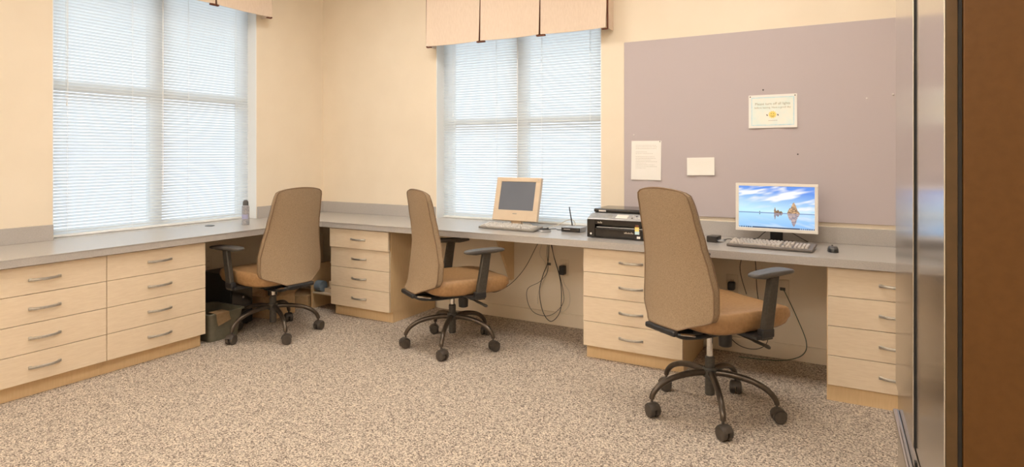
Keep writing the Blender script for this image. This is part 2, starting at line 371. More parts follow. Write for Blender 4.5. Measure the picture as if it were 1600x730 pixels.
def valance(length, n, z0, z1, dep, place, label):
    # u along wall, v towards the room
    root = thing('valance', label, 'valance', place(Vector((length / 2, 0, z0))))
    inv = Matrix.Translation(-root.location)
    def part(name, bm, m):
        for v in bm.verts: v.co = place(v.co)
        bm.transform(inv); return obj(name, bm, m, root)
    pw = length / n; g = 0.004
    bm = bmesh.new(); box(bm, 0.02, length - 0.02, 0.001, dep - 0.03, z1 - 0.03, z1); part('mounting_board', bm, 'white')
    for i in range(n):
        bm = bmesh.new(); rows = []
        N = 14
        def sheet(off):
            R = []
            for j in range(9):
                t = j / 8; z = z0 + (z1 - z0) * t; row = []
                for k in range(N + 1):
                    s = k / N; u = i * pw + g + (pw - 2 * g) * s
                    edge = min(s, 1 - s) * 2
                    flare = 0.014 * max(0, 1 - edge * 5) * (1 - t) ** 1.5
                    shrink = 0.010 * (1 - t) ** 2 * (1 if s < 0.5 else -1) * -1 * max(0, 1 - edge * 2)
                    zz = z + (0.008 * (edge - 0.5) * (1 - t) * -0.6)
                    row.append(bm.verts.new((u - shrink * 0.4, dep + flare + off, zz)))
                R.append(row)
            return R
        A = sheet(0); Bk = sheet(-0.005)
        for R in (A, Bk):
            for j in range(8):
                for k in range(N): bm.faces.new((R[j][k], R[j][k + 1], R[j + 1][k + 1], R[j + 1][k]))
        for k in range(N):
            bm.faces.new((A[0][k], Bk[0][k], Bk[0][k + 1], A[0][k + 1])); bm.faces.new((A[8][k], A[8][k + 1], Bk[8][k + 1], Bk[8][k]))
        for j in range(8):
            bm.faces.new((A[j][0], A[j + 1][0], Bk[j + 1][0], Bk[j][0])); bm.faces.new((A[j][N], Bk[j][N], Bk[j + 1][N], A[j + 1][N]))
        part('fabric_panel', bm, 'valance')
    for i in range(1, n):
        u = i * pw
        bm = bmesh.new(); box(bm, u - 0.035, u + 0.035, dep - 0.02, dep - 0.008, z0 + 0.004, z1, bev=0.002); 
        box(bm, u - 0.036, u + 0.036, dep - 0.022, dep + 0.002, z0 - 0.009, z0 + 0.0035, bev=0.002)
        part('pleat_insert', bm, 'rust')
    for s, u in ((0, 0.0), (1, length)):
        d = 1 if s == 0 else -1
        bm = bmesh.new(); box(bm, min(u, u + d * 0.004), max(u, u + d * 0.004), 0.003, dep - 0.012, z0, z1)
        part('return_panel', bm, 'valance')
        bm = bmesh.new()
        tube(bm, [(u, dep - 0.006, z0 - 0.004), (u, dep - 0.006, z1)], 0.006, 8)
        box(bm, min(u, u + d * 0.045), max(u, u + d * 0.045), dep - 0.02, dep + 0.0, z0 - 0.009, z0 - 0.001, bev=0.002)
        part('corner_trim', bm, 'rust')
valance(1.60, 3, 2.475, 3.02, 0.13, lambda c: Vector((c.y, -2.30 + c.x, c.z)), 'peach box pleated valance with rust trim over the left wall window')
valance(1.60, 3, 2.210, 2.76, 0.13, lambda c: Vector((1.335 + c.x, -c.y, c.z)), 'peach box pleated valance with rust trim over the back wall window')

# unseen ceiling panels added as fill light; rear rows brighten the front faces
for i, (x, y) in enumerate(((1.7, -1.5), (3.9, -1.5), (1.7, -4.6), (3.9, -4.6), (1.7, -5.7), (3.9, -5.7))):
    t = thing('ceiling_fill_light', 'added out-of-view ceiling fill light panel, ' + ('nearest the window corner', 'nearest the notice board', 'middle row on the left', 'middle row on the right', 'rear row on the left', 'rear row on the right')[i], 'light', (x, y, RZ), 0, 'added ceiling fill panels')
    bm = bmesh.new()
    for a in ((-0.63, -0.6, -0.33, 0.33), (0.6, 0.63, -0.33, 0.33), (-0.6, 0.6, -0.33, -0.3), (-0.6, 0.6, 0.3, 0.33)): box(bm, *a, -0.02, 0)
    obj('fill_frame', bm, 'white', t)
    obj('fill_diffuser', B(-0.6, 0.6, -0.3, 0.3, -0.012, 0), 'fill_diffuser', t)

# ================================================================== COUNTER
HC = 0.76; CT = 0.044; CD = 0.652
ct = thing('countertop', 'grey laminate L-shaped countertop running along the left and back walls', 'countertop', (0, 0, HC))
bm = bmesh.new()
P = [(0.001, -0.001), (RX - 0.002, -0.001), (RX - 0.002, -CD), (CD + 0.015, -CD), (CD, -CD - 0.015), (CD, -3.6), (0.001, -3.6)]
top = [bm.verts.new((x, y, 0)) for x, y in P]; bot = [bm.verts.new((x, y, -CT)) for x, y in P]
ft = bm.faces.new(top); bm.faces.new(bot[::-1])
for i in range(len(P)): bm.faces.new((top[i], bot[i], bot[(i + 1) % len(P)], top[(i + 1) % len(P)]))
bmesh.ops.bevel(bm, geom=[e for e in ft.edges], offset=0.004, segments=2, affect='EDGES')
obj('worktop', bm, 'laminate', ct)
for s in ((0.001, 0.02, -3.6, W1[0] - 0.002), (0.001, 0.02, W1[1] + 0.002, -0.02), (0.001, W2[0] - 0.002, -0.02, -0.001), (W2[1] + 0.002, RX - 0.002, -0.02, -0.001)):
    obj('backsplash', B(*s, 0.0, 0.099, bev=0.002), 'laminate', ct)
def grommet(x, y, label):
    bm = bmesh.new(); lathe(bm, [(0.034, 0.0), (0.034, 0.003), (0.026, 0.0045), (0.022, 0.003), (0.0, 0.003)][:4], (x, y, HC), 28)
    return tag(obj('cable_grommet', bm, 'pad'), label, 'grommet')
grommet(0.16, -1.30, 'round grey cable grommet set in the left counter below the window')

def handle(name, cx, z, axis, face, out, parent):
    """bow pull 0.146 wide centred at cx along axis ('y' or 'x'); face = plane coord; out = +1/-1"""
    bm = bmesh.new(); pts = []; rs = []
    N = 14
    for k in range(N + 1):
        s = -1 + 2 * k / N
        d = 0.004 + 0.024 * (1 - abs(s) ** 2.4); a = cx + s * 0.073
        pts.append((face + out * d, a, z) if axis == 'y' else (a, face + out * d, z)); rs.append(0.0055)
    tube(bm, pts, rs, 8, flat=1.35)
    for s in (-1, 1):
        a = cx + s * 0.07
        if axis == 'y': box(bm, min(face, face + out * 0.008), max(face, face + out * 0.008), a - 0.008, a + 0.008, z - 0.008, z + 0.008, bev=0.002)
        else: box(bm, a - 0.008, a + 0.008, min(face, face + out * 0.008), max(face, face + out * 0.008), z - 0.008, z + 0.008, bev=0.002)
    return obj(name, bm, 'nickel', parent)

def cabinet(axis, a0, a1, label, open_top=0.0, side_floor=False, join=(False, False)):
    """a0..a1 along the wall, front at 0.62 from the wall; drawers 4 x 0.157"""
    back, front = 0.02, 0.60
    zt = HC - CT - 0.001; zb = 0.0865
    out = 1 if axis == 'y' else -1
    loc = (0.3, (a0 + a1) / 2, 0) if axis == 'y' else ((a0 + a1) / 2, -0.3, 0)
    root = thing('drawer_cabinet', label, 'cabinet', loc, 0, 'four drawer cabinets under the counter')
    inv = Matrix.Translation(Vector(loc) * -1)
    def bx(bm, u0, u1, d0, d1, z0, z1, **k):
        if axis == 'y': box(bm, d0, d1, u0, u1, z0, z1, **k)
        else: box(bm, u0, u1, -d1, -d0, z0, z1, **k)
    def part(name, bm, m, par=root):
        bm.transform(inv); return obj(name, bm, m, par)
    bm = bmesh.new()
    t = 0.018; zs = 0.0 if side_floor else zb
    bx(bm, a0, a0 + t, back, front, zs, zt); bx(bm, a1 - t, a1, back, front, zs, zt)
    bx(bm, a0 + t, a1 - t, back, front, zb, zb + t); bx(bm, a0 + t, a1 - t, back, back + t, zb + t, zt)
    bx(bm, a0 + t, a1 - t, back + t, front, zt - t, zt)
    part('carcass', bm, 'wood_side')
    bm = bmesh.new(); r = 0.006
    if side_floor: bx(bm, a0 + t, a1 - t, back, 0.60, 0.0, zb - 0.0005)
    else: bx(bm, a0 + (0.0 if join[0] else r), a1 - (0.0 if join[1] else r), back, 0.57, 0.0, zb - 0.0005)
    part('plinth', bm, 'wood_side')
    for k in range(4):
        z0 = zb + 0.157 * k + 0.0016; z1 = zb + 0.157 * (k + 1) - 0.0016
        if k == 3: z1 -= 0.004
        off = open_top if k == 3 else 0.0
        bm = bmesh.new(); m0 = 0.0015
        fl = 0.0015 if not side_floor else t * 0.3
        bx(bm, a0 + fl, a1 - m0, front + 0.002 + off, front + 0.020 + off, z0, z1, bev=0.0012, seg=1)
        if off:
            bx(bm, a0 + 0.03, a1 - 0.03, back + 0.05, front + 0.003 + off, z0 + 0.015, z1 - 0.02)
        d = part('drawer', bm, 'wood')
        h = handle('handle', (a0 + a1) / 2, (z0 + z1) / 2, axis, out * (front + 0.020 + off), out, d)
        h.data.transform(inv)
        if k == 3 and open_top: d['label'] = 'top drawer standing slightly open'
    return root
cabinet('y', -2.914, -2.2785, 'maple four drawer cabinet under the left counter, nearest the left picture edge', join=(False, True))
cabinet('y', -2.2775, -1.647, 'maple four drawer cabinet under the left window, beside the bin and knee space', join=(True, False))
cabinet('x', 0.735, 1.352, 'maple four drawer cabinet in the far corner with its top drawer slightly open', open_top=0.012)
cabinet('x', 2.953, 3.586, 'maple four drawer cabinet under the printer')
cabinet('x', 4.342, 4.972, 'maple four drawer cabinet at the right, beside the refrigerator', side_floor=True)

# support gusset under the counter
bm = bmesh.new()
A = [(0, 0), (-0.27, 0), (-0.27, -0.03), (-0.05, -0.40), (0, -0.40)]
f0 = [bm.verts.new((2.085, y, HC - CT - 0.001 + z)) for y, z in A]; f1 = [bm.verts.new((2.105, y, HC - CT - 0.001 + z)) for y, z in A]
bm.faces.new(f0); bm.faces.new(f1[::-1])
for i in range(5): bm.faces.new((f0[i], f1[i], f1[(i + 1) % 5], f0[(i + 1) % 5]))
tag(obj('counter_bracket', bm, 'wood_side'), 'tapered wooden bracket holding the counter up behind the middle chair', 'bracket')

# notice board
nb = tag(obj('notice_board', B(3.019, RX - 0.05, -0.014, -0.001, 0.886, 2.115, bev=0.003), 'board'), 'large mauve grey fabric notice board above the right counter', 'notice board')

# ================================================================== CHAIRS
def interp(tab, t):
    for (a, va), (b, vb) in zip(tab, tab[1:]):
        if t <= b:
            s = (t - a) / (b - a); s = s * s * (3 - 2 * s) * 0.35 + s * 0.65
            return va + (vb - va) * s
    return tab[-1][1]
HW = [(0, .104), (.012, .122), (.088, .236), (.105, .243), (.15, .248), (.3, .245), (.45, .226), (.6, .207), (.8, .194), (.93, .185), (.97, .178), (.99, .160), (1.0, .135)]
EX = [(0, -.303), (.09, -.222), (.13, -.216), (.3, -.215), (.45, -.228), (.63, -.255), (.8, -.285), (1.0, -.318)]
WR = [(0, .008), (.09, .078), (.13, .080), (.3, .075), (.45, .057), (.63, .04), (.8, .026), (1.0, .014)]
TK = [(0, .028), (.05, .045), (.2, .066), (.5, .064), (.9, .052), (.97, .044), (1.0, .022)]
def chair(label, loc, fwd, lift, base_ang, padz, lean=0.0, toe=0.0):
    root = thing('office_chair', label, 'chair', loc, fwd, 'high backed office chairs')
    L = lift; zb, zt = 0.405 + L, 1.062 + L
    # backrest shell
    def xr(t, y):
        hw = interp(HW, t); return interp(EX, t) + lean * t + interp(WR, t) * ((abs(y) / hw) ** 2.2 - 1)
    Ts = [0, .012, .03, .05, .07, .088, .097, .105, .12, .15, .19, .22, .26, .3, .36, .42, .48, .54, .6, .66, .72, .78, .84, .9, .93, .955, .97, .98, .99, 0.996, 1.0]
    bm = bmesh.new(); rings = []
    K = 12
    for t in Ts:
        z = zb + (zt - zb) * t; hw = interp(HW, t); th = interp(TK, t); ring = []
        arch = 0.012 * (t > 0.9) * (t - 0.9) / 0.1
        for k in range(K + 1):
            s = -1 + 2 * k / K; y = s * hw
            ring.append(Vector((xr(t, y), y, z + arch * (1 - s * s))))
        for k in range(K, -1, -1):
            s = -1 + 2 * k / K; y = s * (hw - 0.004)
            e = (1 - abs(s) ** 6) ; ring.append(Vector((xr(t, y) + th * 0.62 + th * 0.38 * e, y, z + arch * (1 - s * s))))
        rings.append(ring)
    loft(bm, rings)
    bk = obj('backrest', bm, 'fabric', root, angle=0.9)
    # piping runs round the rim of the rear panel, a second seam round the front
    for off, nm, rr in ((0.0, 'piping', 0.0042), (0.034, 'side_seam', 0.0022)):
        pts = []
        for t in Ts: 
            hw = interp(HW, t); pts.append((xr(t, hw) + min(off, interp(TK, t) * 0.6) - 0.0005 * (off == 0), hw + 0.0003, zb + (zt - zb) * t))
        topz = zt
        for k in range(1, 12):
            s = 1 - 2 * k / 12; hw = interp(HW, 1.0); y = s * hw
            pts.append((xr(1.0, y) + min(off, 0.014), y, zt + 0.012 * (1 - s * s) + 0.0005))
        for t in Ts[::-1]:
            hw = interp(HW, t); pts.append((xr(t, hw) + min(off, interp(TK, t) * 0.6) - 0.0005 * (off == 0), -hw - 0.0003, zb + (zt - zb) * t))
        for k in range(1, 6):
            s = -1 + 2 * k / 6; hw = interp(HW, 0); y = s * hw
            pts.append((xr(0, y) + min(off, 0.02), y, zb - 0.0005))
        b2 = bmesh.new(); tube(b2, pts, rr, 6, closed=True); obj(nm, b2, 'piping', bk, angle=2)
    # seat cushion
    bm = bmesh.new(); rings = []
    sz = 0.385 + L; prof = [(0.0, .90), (.012, .955), (.03, .975), (.05, .995), (.065, 1.0), (.077, .994), (.087, .975), (.093, .935), (.0965, .85), (.0965, .55), (.095, .18)]
    x0, x1, hwS = -.235, .350, .250
    NS = 56
    for dz, sc in prof:
        ring = []
        for k in range(NS):
            a = 2 * math.pi * k / NS; ca, sa = math.cos(a), math.sin(a); p = 6.0
            rr = 1 / ((abs(ca) ** p + abs(sa) ** p) ** (1 / p))
            ux, uy = ca * rr, sa * rr
            cx = (x0 + x1) / 2; hx = (x1 - x0) / 2
            yw = hwS * (1 - 0.10 * max(0, -ux) ** 2)
            x = cx + ux * hx * sc; y = uy * yw * sc
            fr = max(0, (x - 0.20) / 0.16)
            z = sz + dz * (1 - 0.05 * fr * fr) - (0.012 * fr ** 2 if dz > 0.04 else -0.014 * fr ** 1.5) + 0.010 * (abs(y) / hwS) ** 2 * (dz > 0.08)
            rear = max(0, (-x - 0.12) / 0.12)
            if dz < 0.05: z += 0.012 * rear
            ring.append(Vector((x, y, z)))
        rings.append(ring)
    loft(bm, rings)
    st = obj('seat', bm, 'seat', root, angle=1.2)
    # underseat mechanism
    bm = bmesh.new(); box(bm, -.15, .17, -.17, .17, .372 + L, .392 + L, bev=.006); box(bm, -.13, .12, -.085, .085, .335 + L, .372 + L, bev=.012)
    box(bm, .0, .06, -.30, .30, .368 + L, .386 + L, bev=.004)
    obj('mechanism', bm, 'black', root)
    # rear yoke that carries the back
    bm = bmesh.new()
    tube(bm, spline([(-.06, 0, .352 + L), (-.16, 0, .352 + L), (-.25, 0, .366 + L), (-.310, 0, .385 + L)], 5), 0.022, 10, flat=0.75)
    for s in (-1, 1):
        tube(bm, spline([(-.05, s * .10, .352 + L), (-.16, s * .10, .354 + L), (-.26, s * .10, .366 + L), (-.312, s * .098, .388 + L)], 5), 0.0115, 8)
    box(bm, -.330, -.298, -.108, .108, .374 + L, .402 + L, bev=.010, seg=3)
    yk = obj('back_yoke', bm, 'black', root)
    bm = bmesh.new(); tube(bm, [(-.288, s_, .375 + L) for s_ in (-.085, .085)], .006, 8)
    for s in (-1, 1): tube(bm, [(-.20, s * .109, .366 + L), (-.295, s * .111, .386 + L)], .0065, 8)
    obj('chrome_bar', bm, 'chrome', yk)
    # tension knob and lever
    bm = bmesh.new(); lathe(bm, [(.024, 0), (.032, .004), (.034, .05), (.030, .080)], (.065, -.04, .262 + L), 20); obj('tension_knob', bm, 'black', root)
    bm = bmesh.new()
    tube(bm, spline([(.01, -.10, .368 + L), (.05, -.16, .350 + L), (.10, -.215, .325 + L), (.14, -.255, .303 + L)], 5), [.007] * 6 + [.009] * 3 + [.014] * 4 + [.017] * 2 + [.011], 8, flat=0.5)
    obj('height_lever', bm, 'post', root)
    # column
    bm = bmesh.new(); cyl(bm, (0, 0, .20), (0, 0, .340 + L), .0155, n=20); obj('gas_rod', bm, 'chrome', root)
    bm = bmesh.new(); lathe(bm, [(.022, .085), (.024, .09), (.024, .275), (.019, .282)], (0, 0, 0), 24)
    lathe(bm, [(.034, .178), (.037, .185), (.036, .218), (.030, .226)], (0, 0, 0), 24); obj('column_sleeve', bm, 'post', root)
    # five curved legs
    for i in range(5):
        a = math.radians(base_ang - fwd + 72 * i); ca, sa = math.cos(a), math.sin(a)
        pr = [(.022, .200), (.08, .201), (.15, .194), (.215, .178), (.268, .152), (.301, .120), (.313, .097), (.314, .086)]
        rr_ = [.0165, .0165, .0158, .015, .0145, .014, .0135, .0125]
        pts = spline([(r * ca, r * sa, z) for r, z in pr], 4)
        rad = []
        for k in range(len(rr_) - 1): rad += [rr_[k] + (rr_[k + 1] - rr_[k]) * q / 4 for q in range(4)]
        rad.append(rr_[-1])
        bm = bmesh.new(); tube(bm, pts, rad, 12); leg = obj('leg', bm, 'bronze', root, angle=1.2)
        # caster under the tip
        ph = a + random.uniform(-0.9, 0.9) + 1.2
        cx, cy = .314 * ca, .314 * sa; dx, dy = math.cos(ph), math.sin(ph)
        bm = bmesh.new(); cyl(bm, (cx, cy, .060), (cx, cy, .092), .0065, n=10)
        mt = Matrix.Translation((cx + dx * .008, cy + dy * .008, .0325)) @ Matrix.Rotation(ph, 4, 'Z') @ Matrix.Rotation(math.pi / 2, 4, 'X')
        for s in (-1, 1):
            z0 = s * .0165
            lathe(bm, [(.022, z0 - .0140), (.0300, z0 - .0115), (.0323, z0 - .006), (.0323, z0 + .006), (.0300, z0 + .0115), (.022, z0 + .0140)], (0, 0, 0), 24, mt)
        # hood
        hood = []
        for k in range(11):
            b_ = math.radians(20 + 140 * k / 10)
            hood.append([mt @ Vector((r_ * math.cos(b_), r_ * math.sin(b_), zz)) for r_, zz in ((.0345, -.026), (.0385, -.016), (.0385, .016), (.0345, .026), (.026, .015), (.026, -.015))])
        loft(bm, hood)
        obj('caster', bm, 'caster', leg)
    # arms
    for s in (-1, 1):
        bm = bmesh.new()
        sec = []
        for t in range(7):
            f = t / 6; z = .375 + L + (padz - .030 - (.375 + L)) * f
            x = .070 + .045 * f; y = s * (.288 + .004 * f); hx = .034 - .005 * f; hy = .016
            sec.append([Vector((x - hx, y - hy * .7, z)), Vector((x - hx * .8, y - hy, z)), Vector((x + hx * .8, y - hy, z)), Vector((x + hx, y - hy * .7, z)),
                        Vector((x + hx, y + hy * .7, z)), Vector((x + hx * .8, y + hy, z)), Vector((x - hx * .8, y + hy, z)), Vector((x - hx, y + hy * .7, z))])
        loft(bm, sec)
        box(bm, .036, .104, min(s * .20, s * .303), max(s * .20, s * .303), .362 + L, .380 + L, bev=.005)
        arm = obj('armrest_post', bm, 'post', root)
        # sleeve of the height adjustable post
        bm = bmesh.new(); box(bm, .070 - .040, .070 + .040, s * .288 - .020, s * .288 + .018, .372 + L, .415 + L, bev=.008, seg=3)
        obj('post_sleeve', bm, 'black', arm)
        # pad: stadium, wider at the front
        bm = bmesh.new(); rings = []
        for dz, sc in ((-.028, .50), (-.023, .72), (-.0185, .92), (-.014, .99), (-.006, 1.0), (-.001, .965), (0.001, .88), (0.001, .3)):
            ring = []
            for k in range(36):
                a = 2 * math.pi * k / 36; ca, sa = math.cos(a), math.sin(a); p = 4.6
                q = 1 / ((abs(ca) ** p + abs(sa) ** p) ** (1 / p))
                ux, uy = ca * q, sa * q
                x = .100 + ux * .148 * (sc if sc > .5 else .5); y = s * .292 + uy * (.043 + .006 * ux) * sc - s * .018 * ux
                if toe and s > 0:
                    cx_, cy_ = .09, s * .292; qx, qy = x - cx_, y - cy_; tr = math.radians(toe)
                    x, y = cx_ + qx * math.cos(tr) - qy * math.sin(tr), cy_ + qx * math.sin(tr) + qy * math.cos(tr)
                ring.append(Vector((x, y, padz + dz + 0.004 * (abs(ux) ** 3) * -1)))
            rings.append(ring)
        loft(bm, rings); obj('armrest_pad', bm, 'pad', root, angle=1.0)
    return root
chair('brown high backed office chair in the far corner, turned to face the left window', (0.765, -1.213, 0), 175, 0.0, 47, 0.665, 0.0, 16)
chair('brown high backed office chair seen from its side, in front of the old beige monitor', (2.063, -0.800, 0), 58, 0.0, 4, 0.690, 0.055)
chair('nearest brown high backed office chair, raised higher, in front of the lit monitor', (3.828, -1.056, 0), 55.5, 0.07, 4, 0.757)

# ================================================================== REFRIGERATOR
fr = thing('refrigerator', 'stainless steel refrigerator with brown sides at the right edge', 'refrigerator', (4.610, -2.949, 0), 1.4)
FW, FD, FH = 0.90, 0.70, 1.86
obj('body', B(0.027, FD, 0, FW, 0.03, FH - 0.02, bev=0.004), 'fridge_side', fr)
obj('gasket', B(0.0205, 0.0265, 0.006, FW - 0.006, 0.06, FH - 0.03), 'dark', fr)
SEAM = FW * 0.47
def fdoor(name, y0, y1, z0, z1, px=0.0):
    bm = bmesh.new(); box(bm, 0.002 - px, 0.020, y0, y1, z0, z1, bev=0.002, seg=2); d = obj(name, bm, 'dark' if px else 'door_edge', fr)
    bm = bmesh.new(); box(bm, -0.0005 - px, 0.0018 - px, y0 + 0.0004, y1 - 0.0004, z0 + 0.0004, z1 - 0.0004, bev=0.0008, seg=2); obj('steel_face', bm, 'steel', d)
    return d
fdoor('door', 0, SEAM - 0.003, 0.602, FH); fdoor('door', SEAM + 0.003, FW, 0.602, FH, 0.006)
fd = fdoor('freezer_drawer', 0, FW, 0.075, 0.588)
bm = bmesh.new()
box(bm, -0.016, -0.0008, 0.03, FW - 0.03, 0.515, 0.535, bev=0.004); obj('handle', bm, 'steel', fd)
obj('toe_grille', B(0.05, 0.09, 0.02, FW - 0.02, 0.0, 0.03), 'dark', fr)
bm = bmesh.new(); box(bm, -0.004, -0.0008, SEAM - 0.012, SEAM + 0.004, 0.545, 0.575, bev=0.001)
obj('badge', bm, 'dark', fd)
for (z,) in ((0.45,), (1.2,)):
    bm = bmesh.new(); lathe(bm, [(0.005, 0), (0.0045, 0.0012)], (0, 0, 0), 14, Matrix.Translation((0.011, -0.0005, z)) @ Matrix.Rotation(math.pi / 2, 4, 'X')); 
    if z < 1: obj('screw_cap', bm, 'nickel', fr)
    else: bm.free()

# ================================================================== COMPUTER GEAR
Z = HC
# --- old beige monitor
mo = thing('old_monitor', 'old beige square monitor, switched off, in front of the back window', 'monitor', (2.215, -0.185, Z), 0)
T = Matrix.Translation((0, 0, 0.04)) @ Matrix.Rotation(math.radians(-15), 4, 'X')
bm = bmesh.new(); w, h = 0.192, 0.335
sl, sr, sb, stp = -0.150, 0.150, 0.080, 0.302
for a in ((-w, w, 0, sb), (-w, w, stp, h), (-w, sl, sb, stp), (sr, w, sb, stp)): box(bm, a[0], a[1], -0.022, 0.012, a[2], a[3], bev=0.002, seg=1, mtx=T)
box(bm, -w + 0.01, w - 0.01, 0.012, 0.03, 0.01, h - 0.01, bev=0.008, mtx=T)
box(bm, -0.13, 0.13, 0.03, 0.07, 0.05, h - 0.06, bev=0.015, mtx=T)
cs = obj('casing', bm, 'beige', mo)
obj('screen', (lambda b: (box(b, sl, sr, -0.017, -0.012, sb, stp, mtx=T), b)[1])(bmesh.new()), 'screen_off', mo)
bm = bmesh.new(); box(bm, 0.165, 0.18, -0.024, -0.0215, 0.315, 0.323, bev=0.001, mtx=T); obj('badge', bm, 'nickel', cs)
bm = bmesh.new(); box(bm, -0.018, 0.018, -0.0235, -0.0215, 0.050, 0.055, mtx=T); obj('logo_mark', bm, 'kb_base', cs)
bm = bmesh.new(); box(bm, -0.045, 0.045, 0.012, 0.05, 0.012, 0.12, bev=0.008); lathe(bm, [(0.115, 0), (0.12, 0.004), (0.11, 0.012), (0.05, 0.018)], (0, 0.03, 0), 36)
obj('stand', bm, 'beige', mo)

def keyboard(root, W_, D_, tray, keym, front, back, darkkeys=None):
    """wedge tray with raised keys; root at centre"""
    tilt = math.atan2(back - front, D_)
    T = Matrix.Translation((0, -D_ / 2, 0.0)) @ Matrix.Rotation(tilt, 4, 'X')
    bm = bmesh.new()
    box(bm, -W_ / 2, W_ / 2, 0, D_, 0.002, front, bev=0.005, seg=3, mtx=T)
    for s in (-1, 1): box(bm, s * W_ * 0.4 - 0.012, s * W_ * 0.4 + 0.012, D_ / 2 - 0.03, D_ / 2 - 0.018, 0.0, (back - front) * 0.85)
    obj('tray', bm, tray, root)
    bm = bmesh.new(); ks = 0.0152; pitch = 0.0188
    zt = front
    def key(x, y, w=1.0, bmk=None):
        x0 = -W_ / 2 + 0.012 + x * pitch; y0 = 0.016 + y * 0.0205
        ww = w * pitch - 0.0028
        v = [(x0, y0), (x0 + ww, y0), (x0 + ww, y0 + 0.0172), (x0, y0 + 0.0172)]
        lo = [T @ Vector((p[0], p[1], zt - 0.001)) for p in v]
        c = (x0 + ww / 2, y0 + 0.0092)
        hi = [T @ Vector((c[0] + (p[0] - c[0]) * 0.80, c[1] + (p[1] - c[1]) * 0.78, zt + 0.0085)) for p in v]
        L_ = [bm.verts.new(p) for p in lo]; H_ = [bm.verts.new(p) for p in hi]
        bm.faces.new(H_)
        for k in range(4): bm.faces.new((L_[k], L_[(k + 1) % 4], H_[(k + 1) % 4], H_[k]))
    rows = [[(0, 1.5), (1.5, 1.2), (2.7, 1.2), (3.9, 6.2), (10.1, 1.2), (11.3, 1.2), (12.5, 1.2), (13.7, 1.3)],
            [(0, 2.3)] + [(2.3 + i, 1) for i in range(10)] + [(12.3, 2.7)],
            [(0, 1.8)] + [(1.8 + i, 1) for i in range(11)] + [(12.8, 2.2)],
            [(0, 1.5)] + [(1.5 + i, 1) for i in range(12)] + [(13.5, 1.5)],
            [(i, 1) for i in range(13)] + [(13, 2)]]
    for j, r in enumerate(rows):
        for x, w_ in r: key(x, j, w_)
    for i in (0, 2, 3, 4, 5, 6.6, 7.6, 8.6, 9.6, 11, 12, 13, 14): key(i, 5.3)
    for x, j in ((15.4, 0), (16.4, 0), (17.4, 0), (16.4, 1), (15.4, 3), (16.4, 3), (17.4, 3), (15.4, 4), (16.4, 4), (17.4, 4), (15.4, 5.3), (16.4, 5.3), (17.4, 5.3)): key(x, j)
    for j in range(5):
        for i in range(4):
            if W_ > 0.44: key(18.8 + i, j)
    obj('keys', bm, keym, root)
kb = thing('keyboard', 'pale beige keyboard in front of the old beige monitor', 'keyboard', (2.275, -0.365, Z), -3.5)
keyboard(kb, 0.465, 0.155, 'kb_base', 'key_beige', 0.018, 0.030)
kb = thing('keyboard', 'warm grey keyboard in front of the lit widescreen monitor', 'keyboard', (4.045, -0.405, Z), -5.0)
keyboard(kb, 0.465, 0.165, 'kb_dark', 'key_grey', 0.018, 0.034)

def mouse(label, loc, rot, top, side, s=1.0):
    r = thing('computer_mouse', label, 'mouse', loc, rot)
    bm = bmesh.new(); rings = []
    for j in range(9):
        t = j / 8; z = 0.001 + 0.033 * math.sin(t * math.pi / 2) * s; sc = math.cos(t * math.pi / 2 * 0.97) ** 0.45
        ring = []
        for k in range(28):
            a = 2 * math.pi * k / 28
            x = 0.030 * math.cos(a) * sc * (1 - 0.08 * math.sin(2 * a + 1.57)) * s; y = 0.054 * math.sin(a) * sc * s
            ring.append(Vector((x, y, z - 0.010 * max(0, y / 0.054) * t)))
        rings.append(ring)
    lo = rings[:4]; hi = rings[3:]
    loft(bm, lo); obj('base', bm, side, r)
    bm = bmesh.new(); loft(bm, hi); obj('shell', bm, top, r)
    bm = bmesh.new(); cyl(bm, (-0.004, 0.026 * s, 0.0275 * s), (0.004, 0.026 * s, 0.0275 * s), 0.008, n=14); obj('scroll_wheel', bm, 'black', r)
mouse('small black and silver computer mouse right of the pale beige keyboard', (2.565, -0.385, Z), -40, 'black', 'silver', 0.85)
mouse('dark grey computer mouse right of the warm grey keyboard', (4.365, -0.385, Z), 10, 'pad', 'black')

# --- lit widescreen monitor
mn = thing('widescreen_monitor', 'white framed widescreen monitor showing a bright blue seaside picture', 'monitor', (4.05, -0.20, Z), 0)
bm = bmesh.new(); w = 0.233; z0, z1 = 0.072, 0.368; sw = 0.2145; s0, s1 = 0.092, 0.351
for a in ((-w, w, z0, s0), (-w, w, s1, z1), (-w, -sw, s0, s1), (sw, w, s0, s1)): box(bm, a[0], a[1], -0.012, 0.012, a[2], a[3], bev=0.0015, seg=1)
box(bm, -w + 0.006, w - 0.006, 0.010, 0.028, z0 + 0.006, z1 - 0.006, bev=0.008)
obj('casing', bm, 'white_plastic', mn)
def vnoise(x, y):
    def h(i, j): 
        v = math.sin(i * 127.1 + j * 311.7) * 43758.5453; return v - math.floor(v)
    i, j = math.floor(x), math.floor(y); fx, fy = x - i, y - j; fx = fx * fx * (3 - 2 * fx); fy = fy * fy * (3 - 2 * fy)
    return (h(i, j) * (1 - fx) + h(i + 1, j) * fx) * (1 - fy) + (h(i, j + 1) * (1 - fx) + h(i + 1, j + 1) * fx) * fy
def mixc(a, b, t): t = max(0, min(1, t)); return tuple(p + (q - p) * t for p, q in zip(a, b))
